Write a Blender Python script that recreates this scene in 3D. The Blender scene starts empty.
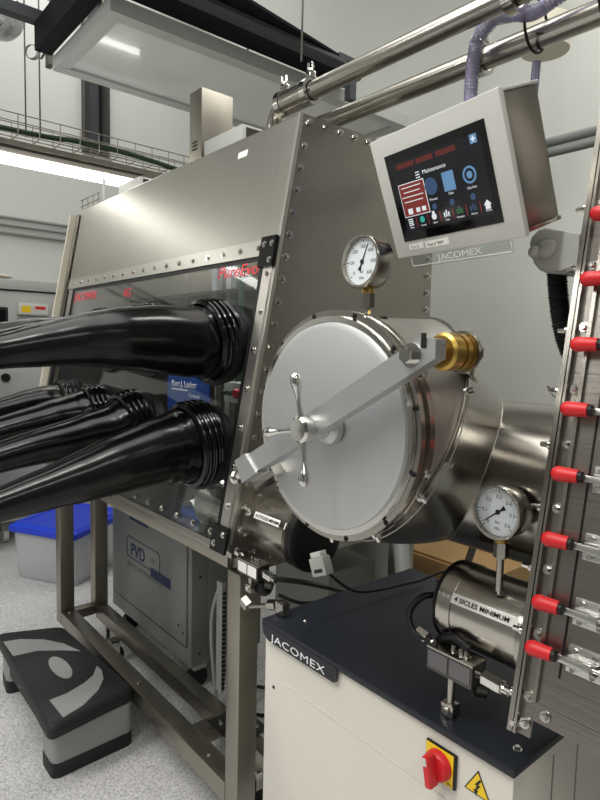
import bpy, bmesh, math, random
from mathutils import Vector, Matrix, Quaternion
random.seed(7)
V = Vector
PI = math.pi
sc = bpy.context.scene
C = sc.collection

# ------------------------------------------------------------------ camera, light, exposure
cam_d = bpy.data.cameras.new('camera'); cam = bpy.data.objects.new('camera', cam_d); C.objects.link(cam)
cam_d.sensor_fit = 'VERTICAL'; cam_d.sensor_height = 24.0; cam_d.lens = 597 / 800 * 24
cam_d.clip_start = .02; cam_d.clip_end = 50
yaw, pit, rol = math.radians(40.1), math.radians(4.94), math.radians(1.35)
fwd = V((-math.cos(yaw) * math.cos(pit), math.sin(yaw) * math.cos(pit), -math.sin(pit)))
right0 = V((math.sin(yaw), math.cos(yaw), 0)); up0 = right0.cross(fwd)
right = right0 * math.cos(rol) - (-up0) * math.sin(rol) * -1
right = right0 * math.cos(rol) + up0 * math.sin(rol)
up = -right0 * math.sin(rol) + up0 * math.cos(rol)
M = Matrix((right, up, -fwd)).transposed().to_4x4(); M.translation = V((0, 0, 1.45))
cam.matrix_world = M
sc.camera = cam
sc.view_settings.view_transform = 'Standard'; sc.view_settings.look = 'None'
sc.view_settings.gamma = 1; sc.view_settings.use_curve_mapping = False
sc.view_settings.exposure = 0.0
w = bpy.data.worlds.new('world'); sc.world = w; w.use_nodes = True
w.node_tree.nodes['Background'].inputs[0].default_value = (.9, .95, 1, 1)
w.node_tree.nodes['Background'].inputs[1].default_value = .25

def area(name, loc, size, power, target=None, col=(1, .985, .95)):
    d = bpy.data.lights.new(name, 'AREA'); d.shape = 'RECTANGLE'; d.size, d.size_y = size; d.energy = power; d.color = col
    o = bpy.data.objects.new(name, d); C.objects.link(o); o.location = loc
    if target is not None:
        o.rotation_euler = (V(target) - V(loc)).to_track_quat('-Z', 'Y').to_euler()
    return o
for i, (x, y, z, sx, sy, p) in enumerate([
        (-.6, -.9, 3.25, .12, 2.4, 42), (-2.3, -1.4, 3.25, .12, 2.0, 38), (1.6, -.6, 3.25, .12, 2.4, 30),
        (-.9, 2.0, 3.6, .16, 1.6, 26), (-1.4, -.4, 4.7, 3.5, 3.0, 115), (-4.2, 1.6, 4.6, 1.0, 1.6, 26), (-2.2, -2.9, 3.25, 2.4, .14, 22)]):  # two broad panels near the ceiling are fill, added to brighten the upper walls
    area('ceiling_lamp_and_fill', (x, y, z), (sx, sy), p)

# ------------------------------------------------------------------ materials
def s2l(c):
    return tuple(((x / 255) / 12.92 if x / 255 <= .04045 else ((x / 255 + .055) / 1.055) ** 2.4) for x in c) + (1,)
MATS = {}
def mat(name, rgb, rough=.5, metal=0., noise=0., nscale=30, bump=0., stretch=(1, 1, 1), rvar=0., emit=0., trans=0., ior=1.45, alpha=1., coat=0., spec=.5):
    m = bpy.data.materials.new(name); m.use_nodes = True; nt = m.node_tree; b = nt.nodes['Principled BSDF']
    col = s2l(rgb)
    b.inputs['Base Color'].default_value = col; b.inputs['Roughness'].default_value = rough
    b.inputs['Metallic'].default_value = metal; b.inputs['Transmission Weight'].default_value = trans
    b.inputs['IOR'].default_value = ior; b.inputs['Alpha'].default_value = alpha
    b.inputs['Coat Weight'].default_value = coat; b.inputs['Specular IOR Level'].default_value = spec
    if emit:
        b.inputs['Emission Color'].default_value = col; b.inputs['Emission Strength'].default_value = emit
    if noise or bump or rvar:
        tc = nt.nodes.new('ShaderNodeTexCoord'); mp = nt.nodes.new('ShaderNodeMapping')
        mp.inputs['Scale'].default_value = stretch
        n = nt.nodes.new('ShaderNodeTexNoise'); n.inputs['Scale'].default_value = nscale; n.inputs['Detail'].default_value = 4
        nt.links.new(tc.outputs['Object'], mp.inputs[0]); nt.links.new(mp.outputs[0], n.inputs['Vector'])
        if noise:
            r = nt.nodes.new('ShaderNodeMix'); r.data_type = 'RGBA'
            r.inputs[6].default_value = tuple(c * (1 - noise) for c in col[:3]) + (1,)
            r.inputs[7].default_value = tuple(min(1, c * (1 + noise)) for c in col[:3]) + (1,)
            nt.links.new(n.outputs['Fac'], r.inputs[0]); nt.links.new(r.outputs[2], b.inputs['Base Color'])
        if rvar:
            q = nt.nodes.new('ShaderNodeMapRange'); q.inputs[3].default_value = rough - rvar; q.inputs[4].default_value = rough + rvar
            nt.links.new(n.outputs['Fac'], q.inputs[0]); nt.links.new(q.outputs[0], b.inputs['Roughness'])
        if bump:
            bp = nt.nodes.new('ShaderNodeBump'); bp.inputs['Strength'].default_value = bump; bp.inputs['Distance'].default_value = .002
            nt.links.new(n.outputs['Fac'], bp.inputs['Height']); nt.links.new(bp.outputs[0], b.inputs['Normal'])
    MATS[name] = m
    return m
mat('steel', (172, 168, 160), .24, 1, .10, 6, .10, (1, 1, 1), .06)
mat('steel_h', (158, 154, 146), .32, 1, .12, 5, .16, (1.2, 1.2, 60), .06)      # brushed level
mat('steel_dark', (146, 142, 135), .30, 1, .12, 5, .16, (1.2, 1.2, 60), .06)
mat('steel_v', (186, 183, 175), .34, 1, .08, 5, .12, (40, 1, 1), .06)
mat('steel_x', (186, 182, 173), .25, 1, .10, 5, .12, (1, 30, 30), .06)
mat('frame_steel', (160, 155, 144), .38, 1, .15, 8, .2, (1, 1, 1), .08)
mat('satin_steel', (180, 177, 170), .42, .9, .06, 14, .05)
mat('steel_elbow', (162, 158, 150), .22, 1, .14, 7, .10, (1, 1, 1), .06)
mat('strip_steel', (206, 203, 196), .34, 1, .06, 8, .08)
mat('zinc', (206, 206, 202), .28, 1)
mat('satin_alu', (190, 192, 192), .42, .85, .05, 14, .05)
mat('door_alu', (186, 188, 188), .46, .7, .04, 9, .05)
mat('chrome', (215, 213, 208), .12, 1)
mat('dark_steel', (92, 90, 86), .35, 1, .2, 10)
mat('brass', (188, 156, 84), .36, 1, .15, 20)
mat('rubber', (6, 6, 7), .20, 0, 0, 26, .05, spec=.45)
mat('black', (14, 14, 15), .45)
mat('black_gloss', (8, 8, 9), .12)
mat('black_matte', (18, 19, 20), .75)
mat('beam_black', (15, 17, 22), .7, spec=.2)
mat('beam_gray', (74, 77, 80), .6, spec=.3)
mat('white_paint', (214, 210, 199), .42, 0, .02, 6)
mat('white_plastic', (206, 206, 200), .42)
mat('warm_white', (204, 198, 180), .5)
mat('navy', (25, 29, 37), .42, 0, .04, 40, .05)
mat('gray_paint', (134, 137, 134), .45, 0, .02, 6)
mat('gray_plastic', (170, 172, 166), .45)
mat('gray_pale', (178, 180, 176), .5)
mat('red', (205, 36, 40), .4)
mat('red_print', (226, 52, 70), .4)
mat('yellow', (236, 200, 30), .4)
mat('blue_poster', (26, 80, 168), .4)
mat('navy_print', (28, 46, 88), .5)
mat('white_print', (232, 232, 232), .5)
mat('label_gray', (104, 100, 102), .5)
mat('gray_print', (120, 122, 124), .5)
mat('paper', (242, 242, 236), .6)
mat('lid_blue', (38, 66, 205), .38)
mat('step_black', (34, 34, 36), .6, 0, .2, 300, .3)
mat('step_gray', (150, 151, 150), .6, 0, .06, 60)
mat('wood', (160, 128, 84), .6, 0, .15, 6, 0, (1, 12, 12))
mat('foil', (200, 202, 204), .22, 1, .2, 30, 1.)
mat('green_cable', (44, 66, 52), .5)
mat('screen_black', (10, 9, 11), .1, spec=.5)
mat('screen_dark', (24, 25, 31), .2, emit=.12)
mat('ui_white', (225, 232, 238), .4, emit=.28)
mat('ui_blue', (98, 140, 180), .4, emit=.28)
mat('ui_dim', (52, 76, 110), .4, emit=.28)
mat('ui_red', (150, 44, 38), .4, emit=.28)
mat('ui_box', (122, 46, 40), .4, emit=.25)
mat('ui_bar', (92, 36, 34), .4, emit=.2)
mat('ui_teal', (60, 170, 160), .4, emit=.28)
mat('ui_green', (50, 110, 70), .4, emit=.28)
mat('gauge_face', (216, 222, 224), .35)
mat('lamp_tube', (255, 255, 250), .5, emit=7)
mat('inner_fill_glow', (250, 252, 255), .5, emit=34)  # emission of the fill strip added inside the glovebox
mat('hose', (158, 150, 190), .15, 0, trans=.45, alpha=.8)
mat('bin_plastic', (232, 236, 238), .3, trans=.3, alpha=.6)
def thin_glass(name, tint, gloss):
    m = bpy.data.materials.new(name); m.use_nodes = True; nt = m.node_tree; nt.nodes.clear()
    out = nt.nodes.new('ShaderNodeOutputMaterial'); mx = nt.nodes.new('ShaderNodeMixShader')
    t = nt.nodes.new('ShaderNodeBsdfTransparent'); t.inputs[0].default_value = tint + (1,)
    g = nt.nodes.new('ShaderNodeBsdfGlossy'); g.inputs['Roughness'].default_value = .03
    fr = nt.nodes.new('ShaderNodeLayerWeight'); pw = nt.nodes.new('ShaderNodeMath'); pw.operation = 'POWER'; pw.inputs[1].default_value = 4.5
    mt = nt.nodes.new('ShaderNodeMath'); mt.operation = 'MULTIPLY_ADD'; mt.inputs[1].default_value = gloss; mt.inputs[2].default_value = .035 * gloss
    nt.links.new(fr.outputs['Facing'], pw.inputs[0]); nt.links.new(pw.outputs[0], mt.inputs[0]); nt.links.new(mt.outputs[0], mx.inputs[0])
    nt.links.new(t.outputs[0], mx.inputs[1]); nt.links.new(g.outputs[0], mx.inputs[2]); nt.links.new(mx.outputs[0], out.inputs[0])
    MATS[name] = m
thin_glass('glass', (.90, .92, .92), 1.0)
thin_glass('acrylic', (.90, .92, .92), 1.0)
def floor_mat():
    m = bpy.data.materials.new('floor_vinyl'); m.use_nodes = True; nt = m.node_tree; b = nt.nodes['Principled BSDF']
    tc = nt.nodes.new('ShaderNodeTexCoord'); n = nt.nodes.new('ShaderNodeTexVoronoi'); n.inputs['Scale'].default_value = 210
    nt.links.new(tc.outputs['Object'], n.inputs['Vector'])
    r = nt.nodes.new('ShaderNodeValToRGB'); r.color_ramp.interpolation = 'CONSTANT'
    e = r.color_ramp.elements; e[0].position = 0; e[0].color = s2l((166, 166, 168)); e[1].position = .16; e[1].color = s2l((196, 196, 197))
    for p, c in ((.32, (208, 207, 206)), (.5, (200, 198, 197)), (.66, (218, 217, 216)), (.84, (184, 183, 184))):
        x = e.new(p); x.color = s2l(c)
    sp = nt.nodes.new('ShaderNodeSeparateColor'); nt.links.new(n.outputs['Color'], sp.inputs[0]); nt.links.new(sp.outputs[0], r.inputs[0])
    nt.links.new(r.outputs[0], b.inputs['Base Color']); b.inputs['Roughness'].default_value = .5
    MATS['floor_vinyl'] = m
floor_mat()
mat('wall_paint', (188, 190, 184), .75, 0, .02, 1.5)
mat('wall_panel', (208, 210, 206), .6, 0, .015, 2)
mat('wall_mid', (130, 130, 128), .7)
mat('wall_gray', (118, 118, 116), .7)
mat('canopy', (238, 240, 238), .16, 0, .03, 3, .7, coat=.4)
mat('canopy_frame', (196, 198, 195), .4)

# ------------------------------------------------------------------ mesh helpers
def rotm(rx=0, ry=0, rz=0):
    from mathutils import Euler
    return Euler((rx, ry, rz)).to_matrix().to_4x4()
class MB:
    def __init__(s): s.b = bmesh.new()
    def _x(s, vs, mtx):
        if mtx is not None: bmesh.ops.transform(s.b, matrix=mtx, verts=vs)
    def box(s, lo, hi, mtx=None, bev=0.):
        lo, hi = V(lo), V(hi); c = (lo + hi) / 2; d = hi - lo
        r = bmesh.ops.create_cube(s.b, size=1)
        vs = r['verts']
        for v in vs: v.co = V((v.co.x * d.x, v.co.y * d.y, v.co.z * d.z)) + c
        if bev:
            es = list({e for v in vs for e in v.link_edges})
            rr = bmesh.ops.bevel(s.b, geom=es, offset=bev, segments=2, affect='EDGES', profile=.6)
            vs = list({v for f in rr['faces'] for v in f.verts} | {v for v in vs if v.is_valid})
        s._x(vs, mtx); return s
    def cyl(s, a, b, r, r2=None, n=24, cap=True):
        a, b = V(a), V(b); d = b - a; r2 = r if r2 is None else r2
        q = d.to_track_quat('Z', 'Y').to_matrix().to_4x4(); q.translation = (a + b) / 2
        bmesh.ops.create_cone(s.b, cap_ends=cap, segments=n, radius1=max(r, 1e-5), radius2=max(r2, 1e-5), depth=d.length, matrix=q); return s
    def ball(s, c, r, sc_=(1, 1, 1), n=16, mtx=None):
        m = Matrix.Translation(V(c)) @ Matrix.Diagonal((*sc_, 1))
        if mtx is not None: m = mtx @ m
        bmesh.ops.create_uvsphere(s.b, u_segments=n, v_segments=max(6, n // 2), radius=r, matrix=m); return s
    def loft(s, rings, closed=True, caps=True):
        R = [[s.b.verts.new(p) for p in ring] for ring in rings]
        n = len(R[0])
        for A, B in zip(R, R[1:]):
            for i in range(n if closed else n - 1):
                j = (i + 1) % n
                s.b.faces.new((A[i], A[j], B[j], B[i]))
        if caps:
            s.b.faces.new(R[0][::-1]); s.b.faces.new(R[-1])
        return s
    def tube(s, pts, r, n=10, caps=True, sub=0):
        P = [V(p) for p in pts]
        if sub:
            Q = []
            ext = [P[0]] + P + [P[-1]]
            for i in range(1, len(ext) - 2):
                for k in range(sub):
                    t = k / sub; p0, p1, p2, p3 = ext[i - 1], ext[i], ext[i + 1], ext[i + 2]
                    Q.append(.5 * ((2 * p1) + (p2 - p0) * t + (2 * p0 - 5 * p1 + 4 * p2 - p3) * t * t + (3 * p1 - p0 - 3 * p2 + p3) * t ** 3))
            P = Q + [P[-1]]
        rr = r if callable(r) else (lambda t: r)
        rings = []; nrm = None
        for i, p in enumerate(P):
            d = (P[min(i + 1, len(P) - 1)] - P[max(i - 1, 0)]).normalized()
            if nrm is None:
                nrm = d.orthogonal().normalized()
            nrm = (nrm - d * nrm.dot(d)).normalized(); b = d.cross(nrm)
            R = rr(i / (len(P) - 1))
            rings.append([p + (nrm * math.cos(a) + b * math.sin(a)) * R for a in [2 * PI * k / n for k in range(n)]])
        return s.loft(rings, caps=caps)
    def lathe(s, prof, o, axis, n=32, caps=True):
        o = V(o); d = V(axis).normalized(); u = d.orthogonal().normalized()
        if abs(d.z) < .9: u = V((0, 0, 1)); u = (u - d * u.dot(d)).normalized()
        b = d.cross(u)
        rings = [[o + d * h + (u * math.cos(a) + b * math.sin(a)) * max(r, 1e-5) for a in [2 * PI * k / n for k in range(n)]] for h, r in prof]
        return s.loft(rings, caps=caps)
    def ring(s, o, axis, r0, r1, h, n=48):      # flat washer
        prof = [(0, r0), (0, r1), (h, r1), (h, r0), (0, r0)]
        return s.lathe(prof, o, axis, n, caps=False)
    def prism(s, pts, off):
        off = V(off); A = [V(p) for p in pts]
        return s.loft([A, [p + off for p in A]])
def obj(name, mb, m, parent=None, smooth=True, ang=40):
    me = bpy.data.meshes.new(name)
    bmesh.ops.remove_doubles(mb.b, verts=mb.b.verts, dist=1e-6)
    bmesh.ops.recalc_face_normals(mb.b, faces=mb.b.faces)
    root = V((0, 0, 0)); p = parent
    while p is not None: root += p.location; p = p.parent
    for v in mb.b.verts: v.co -= root
    if smooth:
        for f in mb.b.faces: f.smooth = True
        for e in mb.b.edges:
            if len(e.link_faces) == 2 and e.calc_face_angle(0) > math.radians(ang): e.smooth = False
    mb.b.to_mesh(me); mb.b.free()
    me.materials.append(MATS[m]); o = bpy.data.objects.new(name, me); C.objects.link(o)
    if parent is not None: o.parent = parent
    return o
def tag(o, label, cat, group=None, kind=None):
    o['label'] = label; o['category'] = cat
    if group: o['group'] = group
    if kind: o['kind'] = kind
    return o
def thing(name, label, cat, loc, group=None):
    o = bpy.data.objects.new(name, None); C.objects.link(o); o.location = loc; o.empty_display_size = .05
    return tag(o, label, cat, group)
def struct(name, mb, m, **k):
    o = obj(name, mb, m, **k); o['kind'] = 'structure'; return o
BM = {}
def bolt(parent, p, nrm, r=.006, h=.008, m='chrome', name='bolt'):
    key = (round(r, 4), round(h, 4), m)
    if key not in BM:
        b = MB(); b.cyl((0, 0, -h * .2), (0, 0, h * .25), r * 1.5, n=16); b.cyl((0, 0, h * .2), (0, 0, h), r, r * .85, n=6)
        o = obj('bolt', b, m); BM[key] = o.data; bpy.data.objects.remove(o)
    o = bpy.data.objects.new(name, BM[key]); C.objects.link(o)
    root = V((0, 0, 0)); q = parent
    while q is not None: root += q.location; q = q.parent
    o.location = V(p) - root; o.rotation_mode = 'QUATERNION'; o.rotation_quaternion = V(nrm).to_track_quat('Z', 'Y'); o.parent = parent
    return o
def text(name, s, m, parent, o, ex, up_, size, depth=.0006, squash=1., align='LEFT', spacing=1., shear=0., bold=0.):
    cu = bpy.data.curves.new(name, 'FONT'); cu.body = s; cu.size = 1; cu.extrude = .0; cu.align_x = align; cu.space_character = spacing; cu.shear = shear
    cu.offset = bold; cu.resolution_u = 3
    t = bpy.data.objects.new(name, cu); C.objects.link(t)
    dg = bpy.context.evaluated_depsgraph_get(); me = bpy.data.meshes.new_from_object(t.evaluated_get(dg))
    bpy.data.objects.remove(t)
    ex, up_ = V(ex).normalized(), V(up_).normalized(); n = ex.cross(up_).normalized()
    mb = MB(); mb.b.from_mesh(me); bpy.data.meshes.remove(me)
    fs = list(mb.b.faces)
    if fs and depth:
        r = bmesh.ops.extrude_face_region(mb.b, geom=fs); vs = [g for g in r['geom'] if isinstance(g, bmesh.types.BMVert)]
        for v in vs: v.co.z += depth / size
    for v in mb.b.verts: v.co = V(o) + ex * v.co.x * size * squash + up_ * v.co.y * size + n * v.co.z * size
    return obj(name, mb, m, parent, smooth=False)

X_, Y_, Z_ = V((1, 0, 0)), V((0, 1, 0)), V((0, 0, 1))
# ------------------------------------------------------------------ the room
YB, XL, XR, YF, ZC = 2.9, -5.0, 3.0, -3.6, 4.8
b = MB(); b.box((XL - .1, YF - .1, -.1), (XR + .1, YB + .1, 0)); struct('floor', b, 'floor_vinyl', smooth=False)
b = MB(); b.box((XL - .1, YF - .1, ZC), (XR + .1, YB + .1, ZC + .1)); struct('ceiling', b, 'wall_paint', smooth=False)
b = MB(); b.box((XL - .1, YF - .1, 0), (XL, YB + .1, ZC)); struct('wall_left', b, 'wall_panel', smooth=False)
b = MB(); b.box((XL, YB, 0), (XR, YB + .1, ZC)); struct('wall_back', b, 'wall_paint', smooth=False)
b = MB(); b.box((XR, YF - .1, 0), (XR + .1, YB + .1, ZC)); struct('wall_right', b, 'wall_mid', smooth=False)
b = MB(); b.box((XL, YF - .1, 0), (XR, YF, ZC)); struct('wall_front', b, 'wall_gray', smooth=False)
b = MB(); b.box((XL, YB - .012, 0), (XR, YB, .1)); struct('baseboard_back', b, 'gray_paint', smooth=False)

# vertical steel channel on the left wall
t = thing('wall_channel', 'dark vertical steel channel fixed to the far left wall behind the cable tray', 'channel', (XL + .04, 1.96, 2.0))
b = MB(); b.box((XL, 1.83, 3.0), (XL + .02, 2.06, 4.3)); obj('back_plate', b, 'beam_gray', t, smooth=False)
b = MB(); b.box((XL + .02, 1.83, 3.0), (XL + .08, 1.855, 4.3)); b.box((XL + .02, 1.965, 3.0), (XL + .1, 1.99, 4.3)); obj('flange', b, 'dark_steel', t, smooth=False)
# conduits on left wall
for z0, r0, wh in ((2.385, .012, 'topmost'), (2.33, .010, 'middle'), (2.27, .012, 'lowest')):
    b = MB(); b.cyl((XL + .02, -3.0, z0), (XL + .02, 1.8, z0), r0, n=10)
    tag(obj('conduit', b, 'gray_paint'), wh + ' of three grey conduits running level along the left wall', 'pipe', 'conduits on the left wall')

# ------------------------------------------------------------------ ceiling services
b = MB(); b.box((-2.352, -.6, 2.803), (-2.222, 2.225, 2.87))
tag(obj('steel_beam', b, 'beam_black', smooth=False), 'thick black steel beam running overhead behind the upper steel pipe', 'beam')
b = MB(); b.box((-2.220, -.6, 2.80), (-2.145, 2.05, 2.818)); b.box((-2.2, 2.09, 2.66), (-2.16, 2.13, 2.84)); b.box((-2.220, 2.0, 2.8185), (-2.145, 2.14, 2.84))
tag(obj('steel_rail', b, 'beam_gray', smooth=False), 'grey steel rail hung along the lower edge of the thick black beam', 'rail')
b = MB(); b.prism([(-2.16, .8, 2.82), (-1.95, .85, 2.82), (-2.065, 1.42, 2.82), (-2.155, 2.04, 2.82)], (0, 0, .012))
tag(obj('gusset_plate', b, 'beam_black', smooth=False), 'black triangular steel plate above the grey overhead rail', 'plate')
b = MB(); b.box((-3.05, .90, 2.805), (-2.35, .975, 2.93))
tag(obj('steel_beam', b, 'beam_black', smooth=False), 'short black beam along the near end of the clear ceiling canopy', 'beam')
b = MB(); b.box((-3.09, -.9, 2.935), (-3.03, 1.05, 2.985))
tag(obj('steel_beam', b, 'beam_gray', smooth=False), 'thin grey beam in the upper left corner meeting the canopy', 'beam')
t = thing('ceiling_canopy', 'large flat translucent plastic canopy hanging under the black ceiling beams', 'canopy', (-2.7, 1.8, 2.74))
b = MB(); b.box((-2.99, 1.03, 2.752), (-2.42, 2.7, 2.765)); obj('panel', b, 'canopy', t, smooth=False)
b = MB()
for lo, hi in (((-3.05, .98, 2.74), (-2.985, 2.76, 2.80)), ((-2.425, .98, 2.74), (-2.36, 2.76, 2.80)), ((-2.984, .98, 2.741), (-2.426, 1.04, 2.799)), ((-2.984, 2.69, 2.741), (-2.426, 2.759, 2.799))):
    b.box(lo, hi)
obj('frame', b, 'canopy_frame', t)
# threaded rods
for x, y, z0, lab in ((-3.42, .96, 2.52, 'thin threaded rod nearest the left edge holding the cable tray'), (-3.38, 1.02, 2.54, 'thin threaded rod right beside the leftmost tray rod'), (-3.36, 1.07, 3.0, 'short threaded rod hanging beside the clear canopy corner'), (-1.82, 1.5, 2.53, 'thin rod hanging in front of the grey overhead rail above the pipe clamps')):
    b = MB(); b.cyl((x, y, z0), (x, y, ZC), .004, n=8); tag(obj('threaded_rod', b, 'dark_steel'), lab, 'rod')
b = MB(); 
for k in range(4):
    b.tube([(-3.40 + .02 * math.cos(a) * (1 + .05 * k), .985 + .024 * math.cos(a) * (1 + .05 * k) + .004 * k, 2.95 + .034 * math.sin(a) * (1 + .04 * k)) for a in [i * PI / 10 for i in range(21)]], .0022, 6)
tag(obj('wire_coil', b, 'gray_paint'), 'small coil of wire hooked on the leftmost tray rod', 'wire')
t = thing('pipe_hook', 'small steel hook clamp sticking out of the black beam corner', 'hook', (-3.1, 1.0, 2.9))
b = MB(); b.cyl((-3.13, .99, 2.82), (-3.13, .99, 2.97), .006, n=8); b.cyl((-3.28, 1.0, 2.88), (-3.05, .985, 2.88), .006, n=8); obj('rod', b, 'dark_steel', t)
b = MB(); b.box((-3.14, .975, 2.78), (-3.09, 1.0, 2.93)); obj('bracket', b, 'dark_steel', t)
b = MB(); b.tube([(-2.30, 1.52, 2.93), (-2.33, 1.55, 2.99), (-2.38, 1.62, 3.0), (-2.41, 1.66, 2.95), (-2.41, 1.66, 2.802)], .005, 8, sub=5)
tag(obj('hanger_hook', b, 'beam_gray'), 'bent grey hook rod dropping from the black beam to the canopy edge', 'hook')
# foil ducts
def duct(name, lab, pts, r):
    t = tag(obj(name, MB().tube(pts, lambda q: r * (1 + .09 * math.sin(q * 90)), 20, sub=18), 'foil'), lab, 'duct')
duct('foil_duct', 'crinkled silver foil duct in the top left corner', [(-3.7, .55, 3.32), (-3.6, .72, 3.2), (-3.8, .95, 3.25), (-4.1, 1.0, 3.5)], .1)
duct('foil_duct', 'ribbed silver flexible duct above the black beam corner', [(-2.75, .6, 3.05), (-2.85, .78, 3.02), (-3.05, 1.0, 3.12), (-3.2, 1.1, 3.4)], .045)
# cable tray along y
t = thing('cable_tray', 'wire mesh cable tray hung above the long bright lamp', 'tray', (-3.4, 1.0, 2.5))
b = MB(); y0, y1 = -1.2, 1.93
for x, z in ((-3.46, 2.50), (-3.34, 2.50), (-3.46, 2.60), (-3.34, 2.60), (-3.40, 2.50), (-3.46, 2.55), (-3.34, 2.55)):
    b.cyl((x, y0, z), (x, y1, z), .003, n=6)
y = y0
while y <= y1 + .01:
    b.tube([(-3.46, y, 2.60), (-3.46, y, 2.50), (-3.34, y, 2.50), (-3.34, y, 2.60)], .003, 6); y += .105
obj('wire_mesh', b, 'frame_steel', t)
b = MB(); b.box((-3.47, -1.2, 2.44), (-3.33, 1.9, 2.465)); obj('mounting_channel', b, 'frame_steel', t, smooth=False)
b = MB(); b.tube([(-3.40, -1.2, 2.53), (-3.39, .8, 2.53), (-3.36, 1.2, 2.54), (-3.34, 1.55, 2.53), (-3.25, 1.85, 2.47), (-3.05, 2.0, 2.38), (-2.85, 1.9, 2.2)], .014, 8, sub=6)
tag(obj('cable_bundle', b, 'green_cable'), 'dark green cable bundle lying in the wire cable tray', 'cable')
t = thing('linear_lamp', 'long bright fluorescent batten lamp under the wire cable tray', 'lamp', (-3.4, .2, 2.38))
b = MB(); b.box((-3.44, -1.1, 2.405), (-3.36, 1.60, 2.43), bev=.004); obj('housing', b, 'white_paint', t)
b = MB(); b.box((-3.435, -1.08, 2.362), (-3.365, 1.57, 2.404), bev=.01); obj('diffuser', b, 'lamp_tube', t)
b = MB(); b.box((-3.437, 1.571, 2.36), (-3.363, 1.60, 2.404), bev=.004); obj('end_cap', b, 'white_plastic', t)

# ------------------------------------------------------------------ left background equipment
t = thing('lab_cabinet', 'tall pale grey instrument cabinet against the left wall behind the gloves', 'cabinet', (-4.7, .8, 0))
b = MB(); b.box((-4.99, -.9, .17), (-4.5, 1.62, 1.80), bev=.008); obj('body', b, 'gray_pale', t)
b = MB(); b.box((-4.99, -.9, 1.81), (-4.48, 1.64, 1.88), bev=.006); obj('top', b, 'gray_pale', t)
b = MB(); b.box((-4.499, -.88, .60), (-4.485, 1.60, 1.78), bev=.003); obj('door', b, 'gray_pale', t)
b = MB(); b.box((-4.499, -.88, .20), (-4.485, 1.60, .585), bev=.003); obj('drawer', b, 'gray_pale', t)
b = MB(); b.cyl((-4.484, 1.1, 1.20), (-4.474, 1.1, 1.20), .03, n=20); obj('lock', b, 'black', t)
for y in (-.6, 1.1):
    b = MB(); b.cyl((-4.60, y - .018, .06), (-4.60, y + .018, .06), .059, n=24); c = obj('castor', b, 'white_plastic', t)
    b = MB(); b.box((-4.65, y - .03, .09), (-4.55, y + .03, .17)); obj('fork', b, 'gray_paint', c, smooth=False)
t = thing('monitor', 'black monitor top just showing behind the upper gloves at the left edge', 'monitor', (-4.0, .5, 1.3))
b = MB(); b.box((-4.03, .30, 1.32), (-3.98, 1.0, 1.66), bev=.01); obj('housing', b, 'black', t)
b = MB(); b.box((-3.979, .32, 1.34), (-3.976, .98, 1.64)); obj('screen', b, 'black_gloss', t)
b = MB(); b.box((-4.03, .62, 1.0), (-4.0, .68, 1.33)); b.box((-4.14, .5, .98), (-3.9, .8, 1.0)); obj('stand', b, 'black', t)
t = thing('side_bench', 'grey lab bench under the black monitor at the left edge', 'bench', (-4.1, .3, 0))
b = MB(); b.box((-4.45, -.9, .94), (-3.8, 1.05, .979), bev=.004); obj('worktop', b, 'gray_pale', t)
for x, y in ((-4.4, -.85), (-3.86, -.85), (-4.4, .98), (-4.4, .2)):
    b = MB(); b.box((x - .02, y - .02, 0), (x + .02, y + .02, .94)); obj('leg', b, 'gray_paint', t)
t = thing('warning_box', 'small white box with a red and yellow label left of the window', 'box', (-4.47, 1.36, 1.66))
b = MB(); b.box((-4.484, 1.18, 1.64), (-4.44, 1.38, 1.72), bev=.004); obj('body', b, 'white_plastic', t)
b = MB(); b.box((-4.4395, 1.20, 1.655), (-4.438, 1.26, 1.70)); obj('yellow_mark', b, 'yellow', t, smooth=False)
b = MB(); b.box((-4.4395, 1.29, 1.68), (-4.438, 1.36, 1.70)); obj('red_mark', b, 'red', t, smooth=False)
t = thing('oval_tray', 'pale oval tray lying on the grey cabinet top', 'tray', (-4.6, 1.05, 1.88))
b = MB(); b.ball((0, 0, 0), 1, (.07, .16, .02), 20, Matrix.Translation(V((-4.56, 1.02, 1.9)))); obj('dish', b, 'warm_white', t)

# storage bin with blue lid
A, B_, Cc = V((-3.851, .988, 0)), V((-3.47, 1.20, 0)), V((-3.756, 1.62, 0)); D_ = A + Cc - B_
t = thing('storage_bin', 'clear plastic storage bin with bright blue lid on the floor', 'bin', ((A + Cc) / 2))
cen = (A + Cc) / 2
def bq(sc_, z): return [cen + (p - cen) * sc_ + V((0, 0, z)) for p in (A, B_, Cc, D_)]
def rq(sc_, z, rad=.04, n=5):
    q = bq(sc_, z); out = []
    for i in range(4):
        p, a, c = q[i], q[i - 1], q[(i + 1) % 4]
        u, w_ = (a - p).normalized() * rad, (c - p).normalized() * rad
        for k in range(n):
            s_ = k / (n - 1); out.append((p + u) * (1 - s_) ** 2 + p * 2 * s_ * (1 - s_) + (p + w_) * s_ ** 2)
    return out
b = MB(); b.loft([rq(.97, .002), rq(1.0, .02), rq(1.08, .30), rq(1.12, .305), rq(1.12, .315), rq(1.06, .315), rq(.98, .03), rq(.95, .012)], caps=True); obj('tub', b, 'bin_plastic', t)
b = MB(); b.loft([rq(1.16, .30), rq(1.18, .315), rq(1.16, .335), rq(1.08, .342), rq(1.04, .352), rq(.9, .352), rq(.88, .345), rq(.3, .345)]); obj('lid', b, 'lid_blue', t)
b = MB(); b.loft([rq(.55, .02), rq(.6, .2)]); obj('contents', b, 'gray_pale', t)

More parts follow.
